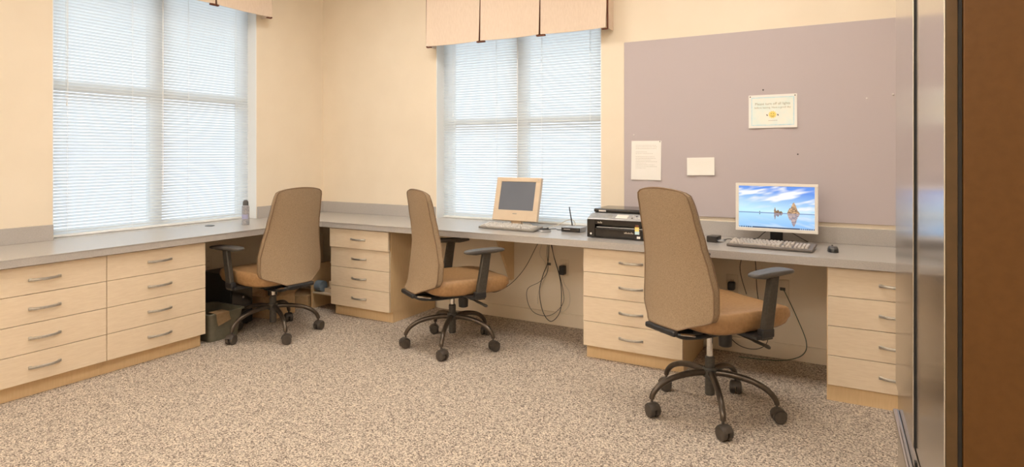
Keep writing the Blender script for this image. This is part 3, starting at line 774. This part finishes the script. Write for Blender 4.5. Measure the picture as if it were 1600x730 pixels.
def picture(u, v):
    HZ = 0.37
    if v < 0.035:                                   # task bar
        if u < 0.19: return (0.05, 0.12, 0.28) if (u * 40) % 1.25 < 0.75 and u > 0.01 else (0.35, 0.55, 0.75)
        if u > 0.80: return (0.06, 0.10, 0.2) if (u * 60) % 1.6 < 0.7 else (0.30, 0.45, 0.70)
        return (0.03, 0.07, 0.16)
    refl = v < HZ; vv = 2 * HZ - v if refl else v
    def rock(u, y):
        a = 0.0
        for cx, w_, h_ in ((0.735, 0.062, 0.30), (0.685, 0.04, 0.15), (0.785, 0.03, 0.08), (0.76, 0.03, 0.23)):
            a = max(a, h_ * max(0, 1 - abs(u - cx) / w_) ** 0.8)
        for cx, w_, h_ in ((0.49, 0.015, 0.15), (0.525, 0.045, 0.095), (0.565, 0.028, 0.07)):
            a = max(a, h_ * max(0, 1 - abs(u - cx) / w_) ** 0.5)
        return a - 0.03 * vnoise(u * 60, 3)
    ys = (vv - HZ)
    if refl: ys *= 0.85
    if rock(u, ys) > ys and ys < 0.4:
        n = vnoise(u * 50, v * 60)
        c = mixc((0.10, 0.055, 0.035), (0.80, 0.50, 0.27), n * 1.15 if u > 0.62 else n * 0.55)
        return mixc(c, (0.32, 0.42, 0.72), 0.35) if refl else c
    t = (vv - HZ) / (1 - HZ)
    sky = mixc((0.60, 0.92, 1.0), (0.13, 0.32, 0.88), t * 1.15 + (u - 0.5) * 0.35)
    cl = vnoise(u * 4 + vv * 3, vv * 13 - u * 5) * 0.6 + vnoise(u * 10, vv * 26 - u * 9) * 0.4
    band = max(0, 1 - abs((vv - 0.74) + 0.35 * (u - 0.35)) * 5) + max(0, 1 - abs(vv - 0.93 + 0.4 * (u - 0.6)) * 5)
    sky = mixc(sky, (0.97, 0.98, 1.0), (cl - 0.42) * 3.0 * (0.25 + band) )
    if abs(v - HZ) < 0.012: return (0.22, 0.36, 0.62)
    if abs(u - 0.285) < 0.004 and HZ - 0.05 < v < HZ + 0.035: return (0.06, 0.07, 0.1)
    if refl: return mixc(sky, (0.30, 0.60, 0.98), 0.35 + 0.35 * (HZ - v) / HZ)
    return sky
bm = bmesh.new(); cl_ = bm.loops.layers.float_color.new('picture'); NX, NY = 220, 124
gv = [[bm.verts.new((-sw + 2 * sw * i / NX, -0.006, s0 + (s1 - s0) * j / NY)) for i in range(NX + 1)] for j in range(NY + 1)]
for j in range(NY):
    for i in range(NX):
        f = bm.faces.new((gv[j][i], gv[j][i + 1], gv[j + 1][i + 1], gv[j + 1][i])); c = picture((i + .5) / NX, (j + .5) / NY)
        for l in f.loops: l[cl_] = (*c, 1)
obj('screen', bm, 'screen', mn, smooth=False)['label'] = 'lit screen with blue sky, sea and rocks'
bm = bmesh.new(); box(bm, -0.036, 0.036, 0.028, 0.052, 0.010, 0.20, bev=0.004); box(bm, -0.10, 0.10, -0.06, 0.10, 0.0, 0.012, bev=0.005)
obj('stand', bm, 'glossblack', mn)

# --- printer
pr = thing('printer', 'black and silver all-in-one inkjet printer on the counter', 'printer', (2.931, -0.502, Z), 0)
PW = 0.455; PD = 0.36
bm = bmesh.new()
# front shell with openings
box(bm, 0, 0.055, 0.0, PD, 0.004, 0.122, bev=0.004); box(bm, PW - 0.055, PW, 0.0, PD, 0.004, 0.122, bev=0.004)
box(bm, 0.055, PW - 0.055, 0.004, PD, 0.092, 0.122); box(bm, 0.055, PW - 0.055, 0.06, PD, 0.004, 0.092); box(bm, 0.055, PW - 0.055, 0.004, 0.06, 0.004, 0.010)
for x in (0.03, PW - 0.03):
    for y in (0.03, PD - 0.03): lathe(bm, [(0.012, 0), (0.012, 0.006)], (x, y, 0), 12)
body = obj('body', bm, 'glossblack', pr)
bm = bmesh.new(); box(bm, 0.058, PW - 0.058, 0.002, 0.010, 0.012, 0.060, bev=0.003); box(bm, 0.058, PW - 0.058, -0.004, 0.05, 0.060, 0.0655, bev=0.002)
obj('paper_tray', bm, 'glossblack', pr)
bm = bmesh.new(); box(bm, 0.07, PW - 0.07, -0.006, 0.04, 0.0715, 0.0755, bev=0.0015); obj('tray_edge', bm, 'nickel', pr)
# sloped control panel
bm = bmesh.new()
prof = [(-0.004, 0.122), (-0.004, 0.128), (0.085, 0.158), (0.085, 0.122)]
a = [bm.verts.new((0.004, y, z)) for y, z in prof]; b = [bm.verts.new((PW - 0.004, y, z)) for y, z in prof]
bm.faces.new(a); bm.faces.new(b[::-1])
for i in range(4): bm.faces.new((a[i], b[i], b[(i + 1) % 4], a[(i + 1) % 4]))
bmesh.ops.bevel(bm, geom=list(bm.edges), offset=0.002, segments=1, affect='EDGES')
cp = obj('control_panel', bm, 'silver', pr)
TP = Matrix.Translation((0, -0.004, 0.128)) @ Matrix.Rotation(math.atan2(0.03, 0.089), 4, 'X')
bm = bmesh.new(); box(bm, 0.19, 0.27, 0.02, 0.07, 0.0, 0.003, bev=0.001, mtx=TP); obj('display', bm, 'white_plastic', cp)
for i in range(9):
    bm = bmesh.new(); lathe(bm, [(0.006, 0), (0.005, 0.003)], (0.30 + 0.022 * (i % 5), 0.03 + 0.03 * (i // 5), 0), 12, TP); obj('button', bm, 'key_beige' if i % 3 else 'pad', cp)
bm = bmesh.new(); box(bm, 0.03, 0.16, 0.025, 0.06, 0.0, 0.002, bev=0.001, mtx=TP); obj('key_strip', bm, 'nickel', cp)
# scanner lid
bm = bmesh.new(); box(bm, 0.02, PW - 0.02, 0.086, PD, 0.122, 0.160, bev=0.003); obj('scanner_bed', bm, 'pad', pr)
bm = bmesh.new(); box(bm, 0.012, PW - 0.012, 0.088, PD - 0.005, 0.161, 0.186, bev=0.009, seg=3); lid = obj('scanner_lid', bm, 'glossblack', pr)
bm = bmesh.new(); box(bm, 0.05, 0.10, 0.0865, 0.0885, 0.166, 0.177, bev=0.0005); obj('name_plate', bm, 'key_beige', lid)
bm = bmesh.new(); lathe(bm, [(0.007, 0), (0.006, 0.002)], (0, 0, 0), 16, Matrix.Translation((0.028, 0.001, 0.028)) @ Matrix.Rotation(math.pi / 2, 4, 'X')); obj('round_sticker', bm, 'white_plastic', body)
# the colourful stickers sit on the right part of the front that the photo shows
for nm, x0, x1, za, zb_, m_ in (('sticker', 0.330, 0.352, 0.086, 0.100, 'rust'), ('sticker', 0.327, 0.354, 0.060, 0.086, 'yellow'), ('sticker', 0.327, 0.356, 0.040, 0.060, 'sign_border'), ('sticker', 0.340, 0.362, 0.014, 0.028, 'paper')):
    bm = bmesh.new(); box(bm, x0, x1, -0.0058, -0.0045, za, zb_); o_ = obj(nm, bm, m_, pr)
bm = bmesh.new(); box(bm, 0.322, 0.368, -0.0044, 0.003, 0.006, 0.112, bev=0.001); obj('card_slot_cover', bm, 'glossblack', pr)
bm = bmesh.new()
for i in range(4): box(bm, 0.075 + i * 0.008, 0.080 + i * 0.008, 0.0025, 0.0045, 0.098, 0.098 + (0.010, 0.006, 0.012, 0.008)[i])
obj('model_marking', bm, 'nickel', body)
bm = bmesh.new()
for i in range(7): box(bm, 0.255 + i * 0.009, 0.261 + i * 0.009, 0.0005, 0.0022, 0.040, 0.040 + (0.006, 0.010, 0.005, 0.008, 0.006, 0.010, 0.006)[i])
obj('tray_marking', bm, 'nickel', pr)

# --- router
rt = thing('router', 'small black router with one upright antenna, left of the printer', 'router', (2.657, -0.309, Z), 0)
bm = bmesh.new(); box(bm, 0, 0.145, 0.003, 0.12, 0.002, 0.032, bev=0.003); obj('case', bm, 'silver', rt)
bm = bmesh.new(); box(bm, 0.002, 0.143, -0.003, 0.004, 0.003, 0.031, bev=0.002); fp = obj('front_panel', bm, 'glossblack', rt)
bm = bmesh.new()
for i in range(5): box(bm, 0.022 + i * 0.010, 0.028 + i * 0.010, -0.004, -0.0028, 0.018, 0.022)
obj('status_lights', bm, 'key_beige', fp)
bm = bmesh.new(); tube(bm, [(0.03, 0.125, 0.018), (0.028, 0.128, 0.04), (0.005, 0.13, 0.165)], [0.006, 0.005, 0.0038], 10); obj('antenna', bm, 'black', rt)
# --- usb hub
hb = thing('usb_hub', 'small black box with pale cables between the printer and the grey keyboard', 'hub', (3.665, -0.345, Z), -8)
obj('case', B(0, 0.065, 0, 0.09, 0.0, 0.040, bev=0.006), 'glossblack', hb)
bm = bmesh.new()
for i in range(3): box(bm, 0.0655, 0.10, 0.015 + i * 0.022, 0.028 + i * 0.022, 0.008, 0.016, bev=0.001)
obj('plug', bm, 'silver', hb)

# --- aerosol can
can = thing('spray_can', 'grey printed aerosol can with dark cap standing by the left window', 'can', (0.32, -1.105, Z), 0)
bm = bmesh.new(); lathe(bm, [(0.025, 0), (0.0275, 0.003), (0.0275, 0.138), (0.024, 0.148), (0.015, 0.153)], n=28); obj('body', bm, 'can', can)
bm = bmesh.new(); lathe(bm, [(0.020, 0.150), (0.021, 0.155), (0.020, 0.178), (0.012, 0.190), (0.006, 0.192)], n=24); obj('cap', bm, 'pad', can)
bm = bmesh.new()
a0_, a1_ = math.radians(-110), math.radians(0)
ring0 = [bm.verts.new((0.0279 * math.cos(a0_ + (a1_ - a0_) * k / 10), 0.0279 * math.sin(a0_ + (a1_ - a0_) * k / 10), 0.045)) for k in range(11)]
ring1 = [bm.verts.new((v.co.x, v.co.y, 0.080)) for v in ring0]
for k in range(10): bm.faces.new((ring0[k], ring0[k + 1], ring1[k + 1], ring1[k]))
obj('printed_label', bm, 'lilac', can)

# ================================================================== PAPERS ON THE BOARD
def paper(name, cx, cz, w_, h_, rot, label, cat, curl=0.006):
    r = thing(name, label, cat, (cx, -0.0155, cz), 0); r.rotation_euler = (0, math.radians(rot), 0)
    bm = bmesh.new(); N = 10; g = []
    for off in (0, -0.0004):
        g.append([[bm.verts.new((-w_ / 2 + w_ * i / N, -0.0005 + off - curl * (1 - j / N) ** 2 * (0.7 + 0.5 * math.sin(i * 0.9)), -h_ / 2 + h_ * j / N)) for i in range(N + 1)] for j in range(N + 1)])
    for q in g:
        for j in range(N):
            for i in range(N): bm.faces.new((q[j][i], q[j][i + 1], q[j + 1][i + 1], q[j + 1][i]))
    for i in range(N):
        for j in (0, N): bm.faces.new((g[0][j][i], g[0][j][i + 1], g[1][j][i + 1], g[1][j][i]))
        for j in (0, N): bm.faces.new((g[0][i][j], g[0][i + 1][j], g[1][i + 1][j], g[1][i][j]))
    obj('sheet', bm, 'paper', r)
    def surf(x, z):    # y of the sheet's front
        i = (x + w_ / 2) / w_ * N; j = (z + h_ / 2) / h_
        return -0.0013 - curl * (1 - j) ** 2 * (0.7 + 0.5 * math.sin(i * 0.9))
    return r, surf
def patch(name, surf, x0, x1, z0, z1, m, parent, lift=0.0004, nx=12, nz=6):
    bm = bmesh.new()
    g = [[bm.verts.new((x0 + (x1 - x0) * i / nx, surf(x0 + (x1 - x0) * i / nx, z0 + (z1 - z0) * j / nz) - lift, z0 + (z1 - z0) * j / nz)) for i in range(nx + 1)] for j in range(nz + 1)]
    for j in range(nz):
        for i in range(nx): bm.faces.new((g[j][i], g[j][i + 1], g[j + 1][i + 1], g[j + 1][i]))
    return obj(name, bm, m, parent)
def pinhead(x, z, y=-0.0165, m='pin', label=None, r=0.005, parent=None):
    bm = bmesh.new(); lathe(bm, [(0.0012, 0), (0.0012, 0.004), (r, 0.006), (r * 0.8, 0.012)], (0, 0, 0), 12, Matrix.Translation((x, y + 0.004, z)) @ Matrix.Rotation(math.pi / 2, 4, 'X'))
    o = obj('push_pin', bm, m, parent)
    if label: tag(o, label, 'push pin')
    return o
r, sf = paper('letter_sheet', 3.182, 1.265, 0.216, 0.277, 0.4, 'white typed letter sheet pinned to the left of the notice board', 'paper')
bm = bmesh.new()
random.seed(3)
for k in range(15):
    z = 0.105 - k * 0.0115
    if k in (3, 6): continue
    n = random.choice((9, 12, 7, 14)); x = -0.075
    for i in range(n):
        l = random.uniform(0.005, 0.013)
        if x + l > 0.08: break
        y = sf(x, z) - 0.0004; y2 = sf(x + l, z) - 0.0004
        bm.faces.new([bm.verts.new(p) for p in ((x, y, z), (x + l, y2, z), (x + l, y2, z + 0.0022), (x, y, z + 0.0022))]); x += l + 0.003
obj('typed_lines', bm, 'ink', r)
for x in (-0.1, 0.1): pinhead(x, 0.132, sf(x, 0.132) - 0.0040, 'pin' if x > 0 else 'pin_clear', parent=r, r=0.0035)
r, sf = paper('note_card', 3.560, 1.226, 0.182, 0.120, -1.2, 'small blank white card in a clear sleeve below the middle of the board', 'card', 0.010)
patch('plastic_sleeve', sf, -0.105, 0.105, -0.063, 0.05, 'sleeve', r, 0.0012)
r, sf = paper('lights_sign', 4.011, 1.585, 0.288, 0.214, -0.3, 'pale lights-off sign with a smiling sun pinned high on the board', 'sign', 0.008)
patch('sign_background', sf, -0.128, 0.128, -0.092, 0.092, 'sign_tint', r, 0.0003)
bm = bmesh.new()
for a in ((-0.128, 0.128, 0.086, 0.092), (-0.128, 0.128, -0.092, -0.086), (-0.128, -0.122, -0.086, 0.086), (0.122, 0.128, -0.086, 0.086)):
    n_ = 10
    for i in range(n_):
        for (xa, xb, za, zc) in ((a[0] + (a[1] - a[0]) * i / n_, a[0] + (a[1] - a[0]) * (i + 1) / n_, a[2], a[3]) if a[1] - a[0] > 0.1 else (a[0], a[1], a[2] + (a[3] - a[2]) * i / n_, a[2] + (a[3] - a[2]) * (i + 1) / n_),):
            bm.faces.new([bm.verts.new((x, sf(x, z) - 0.0008, z)) for x, z in ((xa, za), (xb, za), (xb, zc), (xa, zc))])
obj('printed_border', bm, 'sign_border', r)
for s, z, sz in (('Please turn off all lights', 0.048, 0.0225), ('before leaving. Have a good day', 0.024, 0.0168)):
    t_ = text_obj('lettering', s, sz, 'ink_dark', r, Matrix.Translation((0, 0, z)) @ Matrix.Rotation(math.pi / 2, 4, 'X'))
    for v in t_.data.vertices: v.co.y = sf(v.co.x, v.co.z) - 0.0011
bm = bmesh.new()
cz = -0.022; c = bm.verts.new((0, sf(0, cz) - 0.0012, cz)); rg = []
for k in range(48):
    rr_ = 0.020 if k % 4 < 2 else 0.026
    x = rr_ * math.cos(2 * math.pi * k / 48); z = cz + rr_ * 0.95 * math.sin(2 * math.pi * k / 48); rg.append(bm.verts.new((x, sf(x, z) - 0.0012, z)))
for k in range(48): bm.faces.new((c, rg[k], rg[(k + 1) % 48]))
sun = obj('smiling_sun', bm, 'yellow', r)
bm = bmesh.new(); yy = sf(0, cz) - 0.0022
for x in (-0.007, 0.007): bm.faces.new([bm.verts.new((x + 0.002 * math.cos(a), yy, cz + 0.006 + 0.003 * math.sin(a))) for a in [k * math.pi / 4 for k in range(8)]])
sm = [(0.012 * math.cos(math.radians(a)), cz + 0.011 * math.sin(math.radians(a))) for a in range(200, 341, 14)]
for (xa, za), (xb, zb2) in zip(sm, sm[1:]): bm.faces.new([bm.verts.new(p) for p in ((xa, yy, za), (xb, yy, zb2), (xb, yy, zb2 - 0.0022), (xa, yy, za - 0.0022))])
for s in (-1, 1): bm.faces.new([bm.verts.new((s * 0.032 + dx_, yy, cz - 0.003 + dz_)) for dx_, dz_ in ((-0.005, 0.004), (0.0, 0.006), (0.005, -0.003), (0.0, -0.006))])
obj('sun_face', bm, 'pin', sun)
bm = bmesh.new()
for i in range(5):
    x = -0.024 + i * 0.011; bm.faces.new([bm.verts.new((xx, sf(xx, zz) - 0.0011, zz)) for xx, zz in ((x, -0.062), (x + 0.008, -0.062), (x + 0.008, -0.058), (x, -0.058))])
obj('small_print', bm, 'ink', r)
for x in (-0.133, 0.133): pinhead(x, 0.096, sf(x, 0.096) - 0.0040, parent=r, r=0.004)
pinhead(3.955, 1.724, label='dark push pin in the board just above the lights sign')
pinhead(4.159, 1.308, label='dark push pin in the board above the lit monitor')
pinhead(3.095, 1.447, m='pin_clear', label='pale push pin in the board above the typed letter')
pinhead(4.535, 1.644, m='pin_clear', label='left one of two pale push pins at the right of the board')
pinhead(4.669, 1.661, m='pin_clear', label='right one of two pale push pins, next to the refrigerator edge')

# ================================================================== OUTLETS AND CABLES
def outlet(x, z, label, wall='back', kind='socket'):
    if wall == 'back': r = thing('wall_outlet', label, 'outlet', (x, -0.0005, z), 0)
    else: r = thing('wall_outlet', label, 'outlet', (0.0005, x, z), 90)
    bm = bmesh.new(); box(bm, -0.038, 0.038, -0.006, 0, -0.06, 0.06, bev=0.003); obj('cover_plate', bm, 'outlet', r)
    bm = bmesh.new()
    for dz in ((-0.024, 0.024) if kind == 'socket' else (0.0,)):
        h = 0.016 if kind == 'socket' else 0.01
        box(bm, -0.016, 0.016, -0.0085, -0.0055, dz - h, dz + h, bev=0.002)
    s_ = obj('socket', bm, 'outlet' if kind == 'socket' else 'pad', r)
    if kind == 'socket':
        bm = bmesh.new()
        for dz in (-0.024, 0.024):
            for dx_ in (-0.006, 0.006): box(bm, dx_ - 0.001, dx_ + 0.001, -0.0092, -0.0084, dz - 0.005, dz + 0.005)
        obj('slots', bm, 'dark', s_)
    return r
outlet(2.416, 0.463, 'ivory data plate with pale plug behind the hanging cable loops, left of the black adapter', kind='data')
outlet(2.543, 0.447, 'ivory power outlet holding the black power adapter')
outlet(3.762, 0.449, 'ivory power outlet with a black plug, half behind the nearest chair')
outlet(4.070, 0.446, 'ivory data outlet with a cable, behind the nearest chair armrest', kind='data')
outlet(-1.210, 0.438, 'ivory power outlet on the left wall above the black computer tower', wall='left')
def adapter(x, z, label, h=0.035):
    r = thing('power_adapter', label, 'adapter', (x, -0.0105, z), 0)
    obj('case', B(-0.022, 0.022, -0.05, 0, -h, h, bev=0.008), 'black', r)
    bm = bmesh.new()
    for dx_ in (-0.006, 0.006): box(bm, dx_ - 0.001, dx_ + 0.001, -0.001, 0.003, 0.014, 0.020)
    obj('prong', bm, 'nickel', r)
adapter(2.543, 0.432, 'black power adapter in the wall outlet left of the printer cabinet')
adapter(3.762, 0.440, 'black plug in the wall outlet behind the nearest chair', 0.026)
bm = bmesh.new(); box(bm, -0.008, 0.008, -0.03, 0, -0.01, 0.01, bev=0.002)
def cable(pts, label, m='cable', r=0.0024, closed=False):
    b = bmesh.new(); tube(b, spline(pts, 8), r, 6)
    return tag(obj('cable', b, m), label, 'cable')
bm.free()
y = -0.05; U = HC - CT - 0.002
cable([(2.40, y, U), (2.33, y, 0.60), (2.24, y, 0.44), (2.15, y, 0.33), (2.06, y, 0.255), (1.96, y, 0.205), (1.88, y, 0.21), (1.80, y, 0.26), (1.70, y, 0.34)], 'thin dark cable sagging left from the counter behind the middle chair')
cable([(2.43, y, U), (2.425, y - .01, 0.56), (2.425, y, 0.42), (2.36, y, 0.33), (2.255, y, 0.265), (2.25, y, 0.17), (2.30, y, 0.09), (2.40, y, 0.07), (2.48, y, 0.10), (2.545, y, 0.17), (2.56, y, 0.24), (2.53, y, 0.38), (2.47, y, 0.56), (2.43, y, U)], 'wide dark cable loop hanging below the counter between adapter and chair', 'cable', 0.002)
cable([(2.445, y + .01, U), (2.47, y, 0.56), (2.53, y, 0.36), (2.54, y, 0.20), (2.52, y, 0.10), (2.45, y, 0.035), (2.385, y, 0.10), (2.355, y, 0.25), (2.385, y, 0.38), (2.425, y + .01, 0.5), (2.435, y, U)], 'narrow black cable loop hanging lowest below the counter', 'cable', 0.003)
cable([(2.42, y + .02, U), (2.36, y + .02, 0.60), (2.35, y + .02, 0.53), (2.39, y + .02, 0.48), (2.41, y + .02, 0.40), (2.34, y + .02, 0.25), (2.33, y + .02, 0.15)], 'thin pale cable hanging beside the black loops', 'cable_pale', 0.002)
cable([(2.543, y, 0.395), (2.56, y + .01, 0.33), (2.60, y + .01, 0.27), (2.60, y + .01, 0.18), (2.55, y + .01, 0.12), (2.50, y + .01, 0.13)], 'pale lead below the black power adapter', 'cable_pale', 0.002)
yb = -0.06
cable([(3.86, yb, U), (3.84, yb, 0.66), (3.82, yb, 0.58), (3.83, yb, 0.50), (3.86, yb, 0.40)], 'short dark cable curving down behind the nearest chair seat')
cable([(3.90, yb, U), (3.915, yb, 0.60), (3.925, yb, 0.42), (3.95, yb, 0.28), (3.99, yb, 0.18), (3.975, yb, 0.09), (3.90, yb, 0.05), (3.80, yb, 0.07), (3.72, yb, 0.16), (3.69, yb, 0.26)], 'black cable loop hanging behind the nearest chair, almost to the baseboard', 'cable', 0.0026)
cable([(4.070, -0.012, 0.446), (4.09, -0.05, 0.43), (4.16, yb, 0.28), (4.21, yb, 0.14), (4.19, yb, 0.06), (4.10, -0.08, 0.018), (3.98, -0.10, 0.006), (3.82, -0.12, 0.006)], 'dark green cable from the data outlet down to the carpet by the right cabinet', 'cable_green', 0.0026)
cable([(2.70, -0.14, HC + 0.012), (2.66, -0.10, HC + 0.06), (2.60, -0.08, HC + 0.055), (2.54, -0.12, HC + 0.02), (2.48, -0.17, HC + 0.004), (2.44, -0.21, HC + 0.003)], 'grey lead looping up behind the router', 'cable_pale', 0.003)
cable([(2.64, -0.20, HC + 0.003), (2.60, -0.24, HC + 0.003), (2.56, -0.20, HC + 0.003), (2.52, -0.26, HC + 0.003), (2.50, -0.30, HC + 0.003), (2.46, -0.27, HC + 0.003)], 'black tangled lead on the counter between mouse and router', 'cable', 0.0025)
cable([(3.755, -0.315, HC + 0.013), (3.79, -0.27, HC + 0.02), (3.83, -0.25, HC + 0.004), (3.87, -0.23, HC + 0.003), (3.92, -0.16, HC + 0.003), (3.97, -0.10, HC + 0.003), (4.00, -0.03, HC + 0.004)], 'dark lead running from the small black box behind the lit monitor', 'cable', 0.0025)
cable([(4.03, -0.165, HC + 0.10), (3.97, -0.12, HC + 0.05), (3.93, -0.10, HC + 0.012), (3.88, -0.09, HC + 0.004)], 'black lead hanging below the lit monitor, left of its stand', 'cable', 0.0025)
cable([(4.10, -0.165, HC + 0.085), (4.14, -0.13, HC + 0.06), (4.18, -0.09, HC + 0.03), (4.22, -0.06, HC + 0.004)], 'black lead hanging below the lit monitor, right of its stand', 'cable', 0.0025)

# ================================================================== UNDER THE CORNER
def bin_():
    r = thing('waste_bin', 'grey green plastic bin with a paper over its rim, right of the left cabinets', 'bin', (0.42, -1.465, 0), 0)
    bm = bmesh.new(); rings = []
    def rect(hx, hy, z, rr=0.03):
        out = []
        for sx_, sy_, a0 in ((1, 1, 0), (-1, 1, 90), (-1, -1, 180), (1, -1, 270)):
            for k in range(5):
                a = math.radians(a0 + 22.5 * k); out.append(Vector((sx_ * (hx - rr) + rr * math.cos(a), sy_ * (hy - rr) + rr * math.sin(a), z)))
        return out
    loft(bm, [rect(.150, .115, 0), rect(.172, .137, .188), rect(.184, .149, .190), rect(.184, .149, .198), rect(.168, .133, .198), rect(.146, .111, .008)])
    obj('body', bm, 'bin', r)
    bm = bmesh.new(); N = 8; g = []
    for j in range(N + 1):
        t = j / N; row = []
        for i in range(6):
            s = i / 5
            if t < 0.35: x = .12 + t * .20; z = .206 - .01 * t
            else: x = .191 + .004 * math.sin(t * 6); z = .203 - (t - .35) * .14 * (1 - .3 * s)
            row.append(bm.verts.new((x, -.11 + s * .10 + t * .03, z)))
        g.append(row)
    for j in range(N):
        for i in range(5): bm.faces.new((g[j][i], g[j][i + 1], g[j + 1][i + 1], g[j + 1][i]))
    bmesh.ops.solidify(bm, geom=bm.faces, thickness=0.0008)
    obj('loose_paper', bm, 'cardboard', r)['label'] = 'tan paper hanging over the rim'
bin_()
# computer tower against the left wall
pc = thing('computer_tower', 'black computer tower standing on the carpet under the left counter', 'computer', (0.04, -1.19, 0), 0)
obj('case', B(0, 0.35, -0.10, 0.09, 0.012, 0.40, bev=0.006), 'black', pc)
bm = bmesh.new(); box(bm, 0.351, 0.362, -0.095, 0.085, 0.02, 0.395, bev=0.004); fpn = obj('front_panel', bm, 'glossblack', pc)
for z in (0.33, 0.285):
    bm = bmesh.new(); box(bm, 0.3625, 0.366, -0.075, 0.065, z, z + 0.035, bev=0.001); obj('drive_cover', bm, 'pad', fpn)
bm = bmesh.new(); lathe(bm, [(0.009, 0), (0.008, 0.003)], (0, 0, 0), 14, Matrix.Translation((0.3625, 0, 0.22)) @ Matrix.Rotation(math.pi / 2, 4, 'Y')); obj('power_button', bm, 'nickel', fpn)
bm = bmesh.new()
for x in (0.04, 0.31):
    for yy in (-0.08, 0.07): lathe(bm, [(0.012, 0), (0.012, 0.013)], (x, yy, 0), 10)
obj('rubber_feet', bm, 'black', pc)
def carton(label, loc, rot, sx_, sy_, sz_, flaps=True, m='cardboard'):
    r = thing('cardboard_box', label, 'box', loc, rot)
    bm = bmesh.new(); t = 0.004
    box(bm, -sx_, sx_, -sy_, sy_, 0, t); box(bm, -sx_, -sx_ + t, -sy_, sy_, t, sz_); box(bm, sx_ - t, sx_, -sy_, sy_, t, sz_)
    box(bm, -sx_ + t, sx_ - t, -sy_, -sy_ + t, t, sz_); box(bm, -sx_ + t, sx_ - t, sy_ - t, sy_, t, sz_)
    if not flaps: box(bm, -sx_, sx_, -sy_, sy_, sz_, sz_ + t)
    obj('carton', bm, m, r)
    if flaps:
        for s in (-1, 1):
            T_ = Matrix.Translation((s * sx_, 0, sz_)) @ Matrix.Rotation(s * math.radians(50), 4, 'Y')
            bm = bmesh.new(); box(bm, -t / 2, t / 2, -sy_, sy_, 0, 0.09, mtx=T_); obj('flap', bm, m, r)
    return r
carton('open cardboard box with raised flaps beside the black computer tower', (0.30, -0.86, 0), 10, 0.15, 0.12, 0.17)
carton('small closed cardboard box on the carpet in the far corner, behind the corner chair', (0.24, -0.50, 0), 20, 0.15, 0.14, 0.10, False)
# low shelf unit in the corner beside the cabinet
sh = thing('low_shelf', 'low open wooden shelf in the far corner, left of the corner cabinet', 'shelf', (0.42, -0.35, 0), 0)
bm = bmesh.new(); box(bm, 0.03, 0.30, -0.20, 0.20, 0.128, 0.142, bev=0.002); box(bm, 0.03, 0.30, 0.0, 0.20, 0.355, 0.367, bev=0.002); obj('board', bm, 'wood', sh)
for a_ in ((0.012, 0.03, -0.20, 0.20, 0.0, 0.37), (0.285, 0.30, 0.0, 0.20, 0.1425, 0.354)): obj('side_panel', B(*a_), 'wood_side', sh)
obj('plinth', B(0.27, 0.285, 0.02, 0.18, 0.0, 0.1275), 'dark', sh)
rl = thing('paper_roll', 'blue grey wrapped roll lying on the low corner shelf', 'roll', (0.49, -0.50, 0.142), 0)
bm = bmesh.new(); tube(bm, [(-0.03, 0, 0.045), (0.04, 0, 0.045)], 0.045, 24); obj('wrapping', bm, 'bluewrap', rl)
bm = bmesh.new(); tube(bm, [(-0.034, 0, 0.045), (-0.029, 0, 0.045)], 0.043, 24); obj('end_face', bm, 'cardboard', rl)
bm = bmesh.new(); box(bm, -0.05, 0.05, -0.04, 0.04, 0, 0.035, bev=0.004); box(bm, -0.01, 0.03, -0.03, 0.03, 0.035, 0.095, bev=0.004)
o = tag(obj('wooden_block', bm, 'wood'), 'pale stepped wooden block on the low corner shelf, right of the roll', 'block'); o.location = (0.60, -0.47, 0.142)
